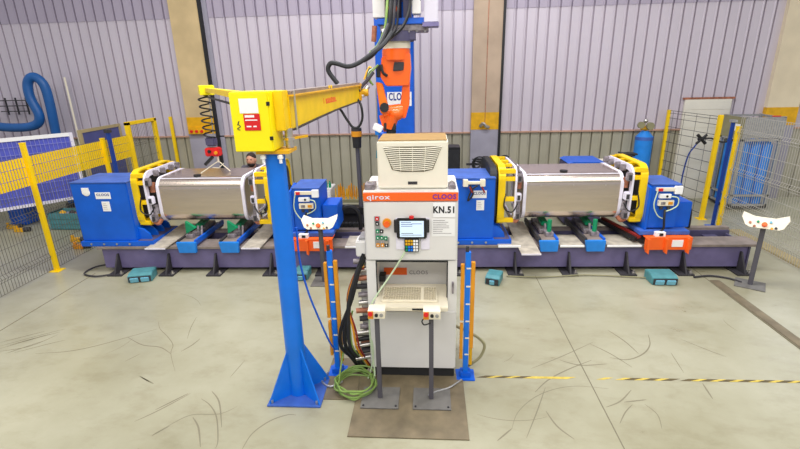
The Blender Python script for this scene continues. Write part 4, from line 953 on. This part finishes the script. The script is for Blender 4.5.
for k in range(6):
    part('hose',cable([(.75+rg.random()*.7,8.86+.06*rg.random(),1.0+rg.random()*.25) for _ in range(5)],.018,6,4),'rubber' if k%2 else 'dark',t,smooth=True)
# peg rack
t=thing('peg_rack','grey trolley with a row of upright yellow pegs','rack',(-1.5,8.25,0))
part('tray',MB().box(-1.78,-1.22,8.1,8.45,.58,.64),'olive_panel',t,bev=.008); part('under_shelf',MB().box(-1.76,-1.24,8.1,8.45,.3,.45),'black',t,bev=.01)
for x in (-1.74,-1.26):
    for y in (8.13,8.42): part('leg',MB().box(x-.018,x+.018,y-.018,y+.018,0,.58),'dark',t)
for j,y in enumerate((8.16,8.3,8.4)):
    for i in range(7):
        x=-1.74+i*.075+.02*j; part('peg',MB().cyl((x,y,.64),(x+.01*math.sin(i*3+j),y,.84+.04*math.sin(i*2+j)),.016,.01,n=8),'amber' if (i+j)%3 else 'ochre',t)
t=thing('white_cabinet','low white cabinet behind left tailstock','cabinet',(-2.02,8.5,0))
part('body',MB().box(-2.28,-1.85,8.25,8.7,.03,.8),'cabinet_white',t,bev=.008); part('foot',MB().box(-2.26,-1.87,8.27,8.68,0,.03),'dark',t); part('door',MB().box(-2.26,-1.87,8.238,8.25,.06,.77),'white',t,bev=.003)
for i in range(6):
    tg=thing('bottle','small green bottle standing on the low white cabinet','bottle',(-2.22+i*.065,8.4,.8),'green bottles on the low white cabinet')
    part('body',MB().cyl((-2.22+i*.065,8.4,.8),(-2.22+i*.065,8.4,.88),.026,n=12).cyl((-2.22+i*.065,8.4,.88),(-2.22+i*.065,8.4,.9),.026,.012,n=12),'green',tg,smooth=True)
    part('cap',MB().cyl((-2.22+i*.065,8.4,.9),(-2.22+i*.065,8.4,.925),.012,n=10),'green',tg)
# ================================================================ PERSON (bending over behind left tank)
def skin(name,verts,edges,radii,m,parent,sub=2,root=0):
    og=origin(parent); me=bpy.data.meshes.new(name); me.from_pydata([Vector(v)-og for v in verts],edges,[]); me.materials.append(MT[m])
    o=bpy.data.objects.new(name,me); COL.objects.link(o); o.parent=parent
    md=o.modifiers.new('skin','SKIN'); sv=me.skin_vertices[0].data
    for i,r in enumerate(radii): sv[i].radius=(r,r) if not isinstance(r,tuple) else r
    sv[root].use_root=True; md.use_smooth_shade=True
    s=o.modifiers.new('sub','SUBSURF'); s.levels=sub; s.render_levels=sub; return o
px,py=-3.22,8.12
t=thing('person','person in grey work shirt leaning forward behind the left tank','person',(px,py+.1,0))
V=[(px,py+.25,.92),(px,py+.18,1.1),(px,py+.08,1.2),(px,py+.0,1.25),(px+.0,py-.04,1.29),
   (px-.2,py+.05,1.22),(px-.27,py-.1,.97),(px-.2,py-.32,.86),(px+.2,py+.05,1.22),(px+.27,py-.1,.97),(px+.2,py-.32,.86),
   (px-.1,py+.28,.86),(px-.12,py+.18,.48),(px-.12,py+.28,.1),(px+.1,py+.28,.86),(px+.12,py+.18,.48),(px+.12,py+.28,.1)]
E=[(0,1),(1,2),(2,3),(3,4),(2,5),(5,6),(6,7),(2,8),(8,9),(9,10),(0,11),(11,12),(12,13),(0,14),(14,15),(15,16)]
rad=[(.15,.11),(.15,.11),(.17,.11),(.08,.08),(.055,.055),.075,.05,.04,.075,.05,.04,.1,.07,.05,.1,.07,.05]
skin('body',V,E,rad,'shirt',t)
part('trousers',MB().tube([(px-.1,py+.28,.9),(px-.12,py+.17,.48),(px-.12,py+.28,.06)],[.125,.09,.07],14).tube([(px+.1,py+.28,.9),(px+.12,py+.17,.48),(px+.12,py+.28,.06)],[.125,.09,.07],14),'trousers',t,smooth=True)
part('shoe',MB().ell((px-.12,py+.22,.045),.05,.14,.045),'black',t,smooth=True); part('shoe',MB().ell((px+.12,py+.22,.045),.05,.14,.045),'black',t,smooth=True)
hx,hy,hz=px+.015,py-.1,1.405
def headf(p):
    q=p.copy()
    if q.z<0: q.x*=1-.28*(-q.z)**1.5; q.y=q.y*(1-.15*(-q.z))-.06*(-q.z)
    if q.y>0: q.y*=1.08
    return q
part('neck',MB().tube([(px,py-.0,1.23),(hx,hy+.02,1.33)],[.062,.058],14),'skin',t,smooth=True)
hd=part('head',MB().ell((hx,hy,hz),.085,.1,.13,24,16,headf),'skin',t,smooth=True)
part('nose',MB().prism([(hx-.014,hz-.03),(hx+.014,hz-.03),(hx+.005,hz+.02),(hx-.005,hz+.02)],'y',hy-.122,hy-.085),'skin',hd,bev=.006,smooth=True)
for s in (-1,1):
    part('eye',MB().ell((hx+s*.03,hy-.086,hz+.012),.012,.008,.006,10,6),'black',hd,smooth=True)
    part('eyebrow',MB().bar((hx+s*.016,hy-.096,hz+.03),(hx+s*.046,hy-.084,hz+.03),.006,.008),'hair',hd)
    part('ear',MB().ell((hx+s*.08,hy+.01,hz-.005),.012,.022,.032,10,8),'skin',hd,smooth=True)
part('mouth',MB().ell((hx,hy-.088,hz-.058),.022,.008,.006,10,6),'copper_rust',hd,smooth=True)
part('beard',MB().ell((hx,hy-.018,hz-.062),.068,.08,.06,18,10,lambda p:Vector((p.x,p.y,min(p.z,.25)))),'hair',hd,smooth=True)
part('hair',MB().ell((hx,hy+.014,hz+.045),.086,.1,.09,20,12,lambda p:Vector((p.x,p.y,max(p.z,-.12)))),'hair',t,smooth=True)
part('collar',MB().tube([(px,py-.0,1.25),(px,py-.03,1.295)],[.095,.078],16),'shirt',t,smooth=True)
for s in (-1,1):
    c=Vector((px+s*.19,py-.38,.86))
    vs=[(c.x,c.y+.06,c.z),(c.x,c.y,c.z)]; es=[(0,1)]; rr=[.03,.036]
    for k in range(4):
        o=(k-1.5)*.019; L=(.07,.08,.075,.06)[k]; i=len(vs)
        vs+=[(c.x+o,c.y-.035,c.z),(c.x+o,c.y-.035-L*.55,c.z-.01),(c.x+o,c.y-.035-L,c.z-.035)]; es+=[(1,i),(i,i+1),(i+1,i+2)]; rr+=[.011,.009,.008]
    i=len(vs); vs+=[(c.x-s*.035,c.y-.01,c.z-.005),(c.x-s*.055,c.y-.045,c.z-.02)]; es+=[(1,i),(i,i+1)]; rr+=[.012,.009]
    skin('hand',vs,es,rr,'skin',t,1)
# ================================================================ finish
A=.0165; cA,sA=math.cos(A),math.sin(A); PV=Vector((0,6.36,0))
for o in YAWED:
    l=o.location-PV; o.location=Vector((l.x*cA-l.y*sA,l.x*sA+l.y*cA,l.z))+PV; o.rotation_euler=(0,0,A)
bpy.context.view_layer.update()
for o,w in TXT:
    d=o.dimensions.x
    me=bpy.data.meshes.new_from_object(o.evaluated_get(bpy.context.evaluated_depsgraph_get()))
    n=o.name; q=bpy.data.objects.new('lettering',me); COL.objects.link(q); q.parent=o.parent; q.location=o.location; q.rotation_euler=o.rotation_euler
    if d>0: q.scale.x=w/d
for o,w in TXT: bpy.data.objects.remove(o)
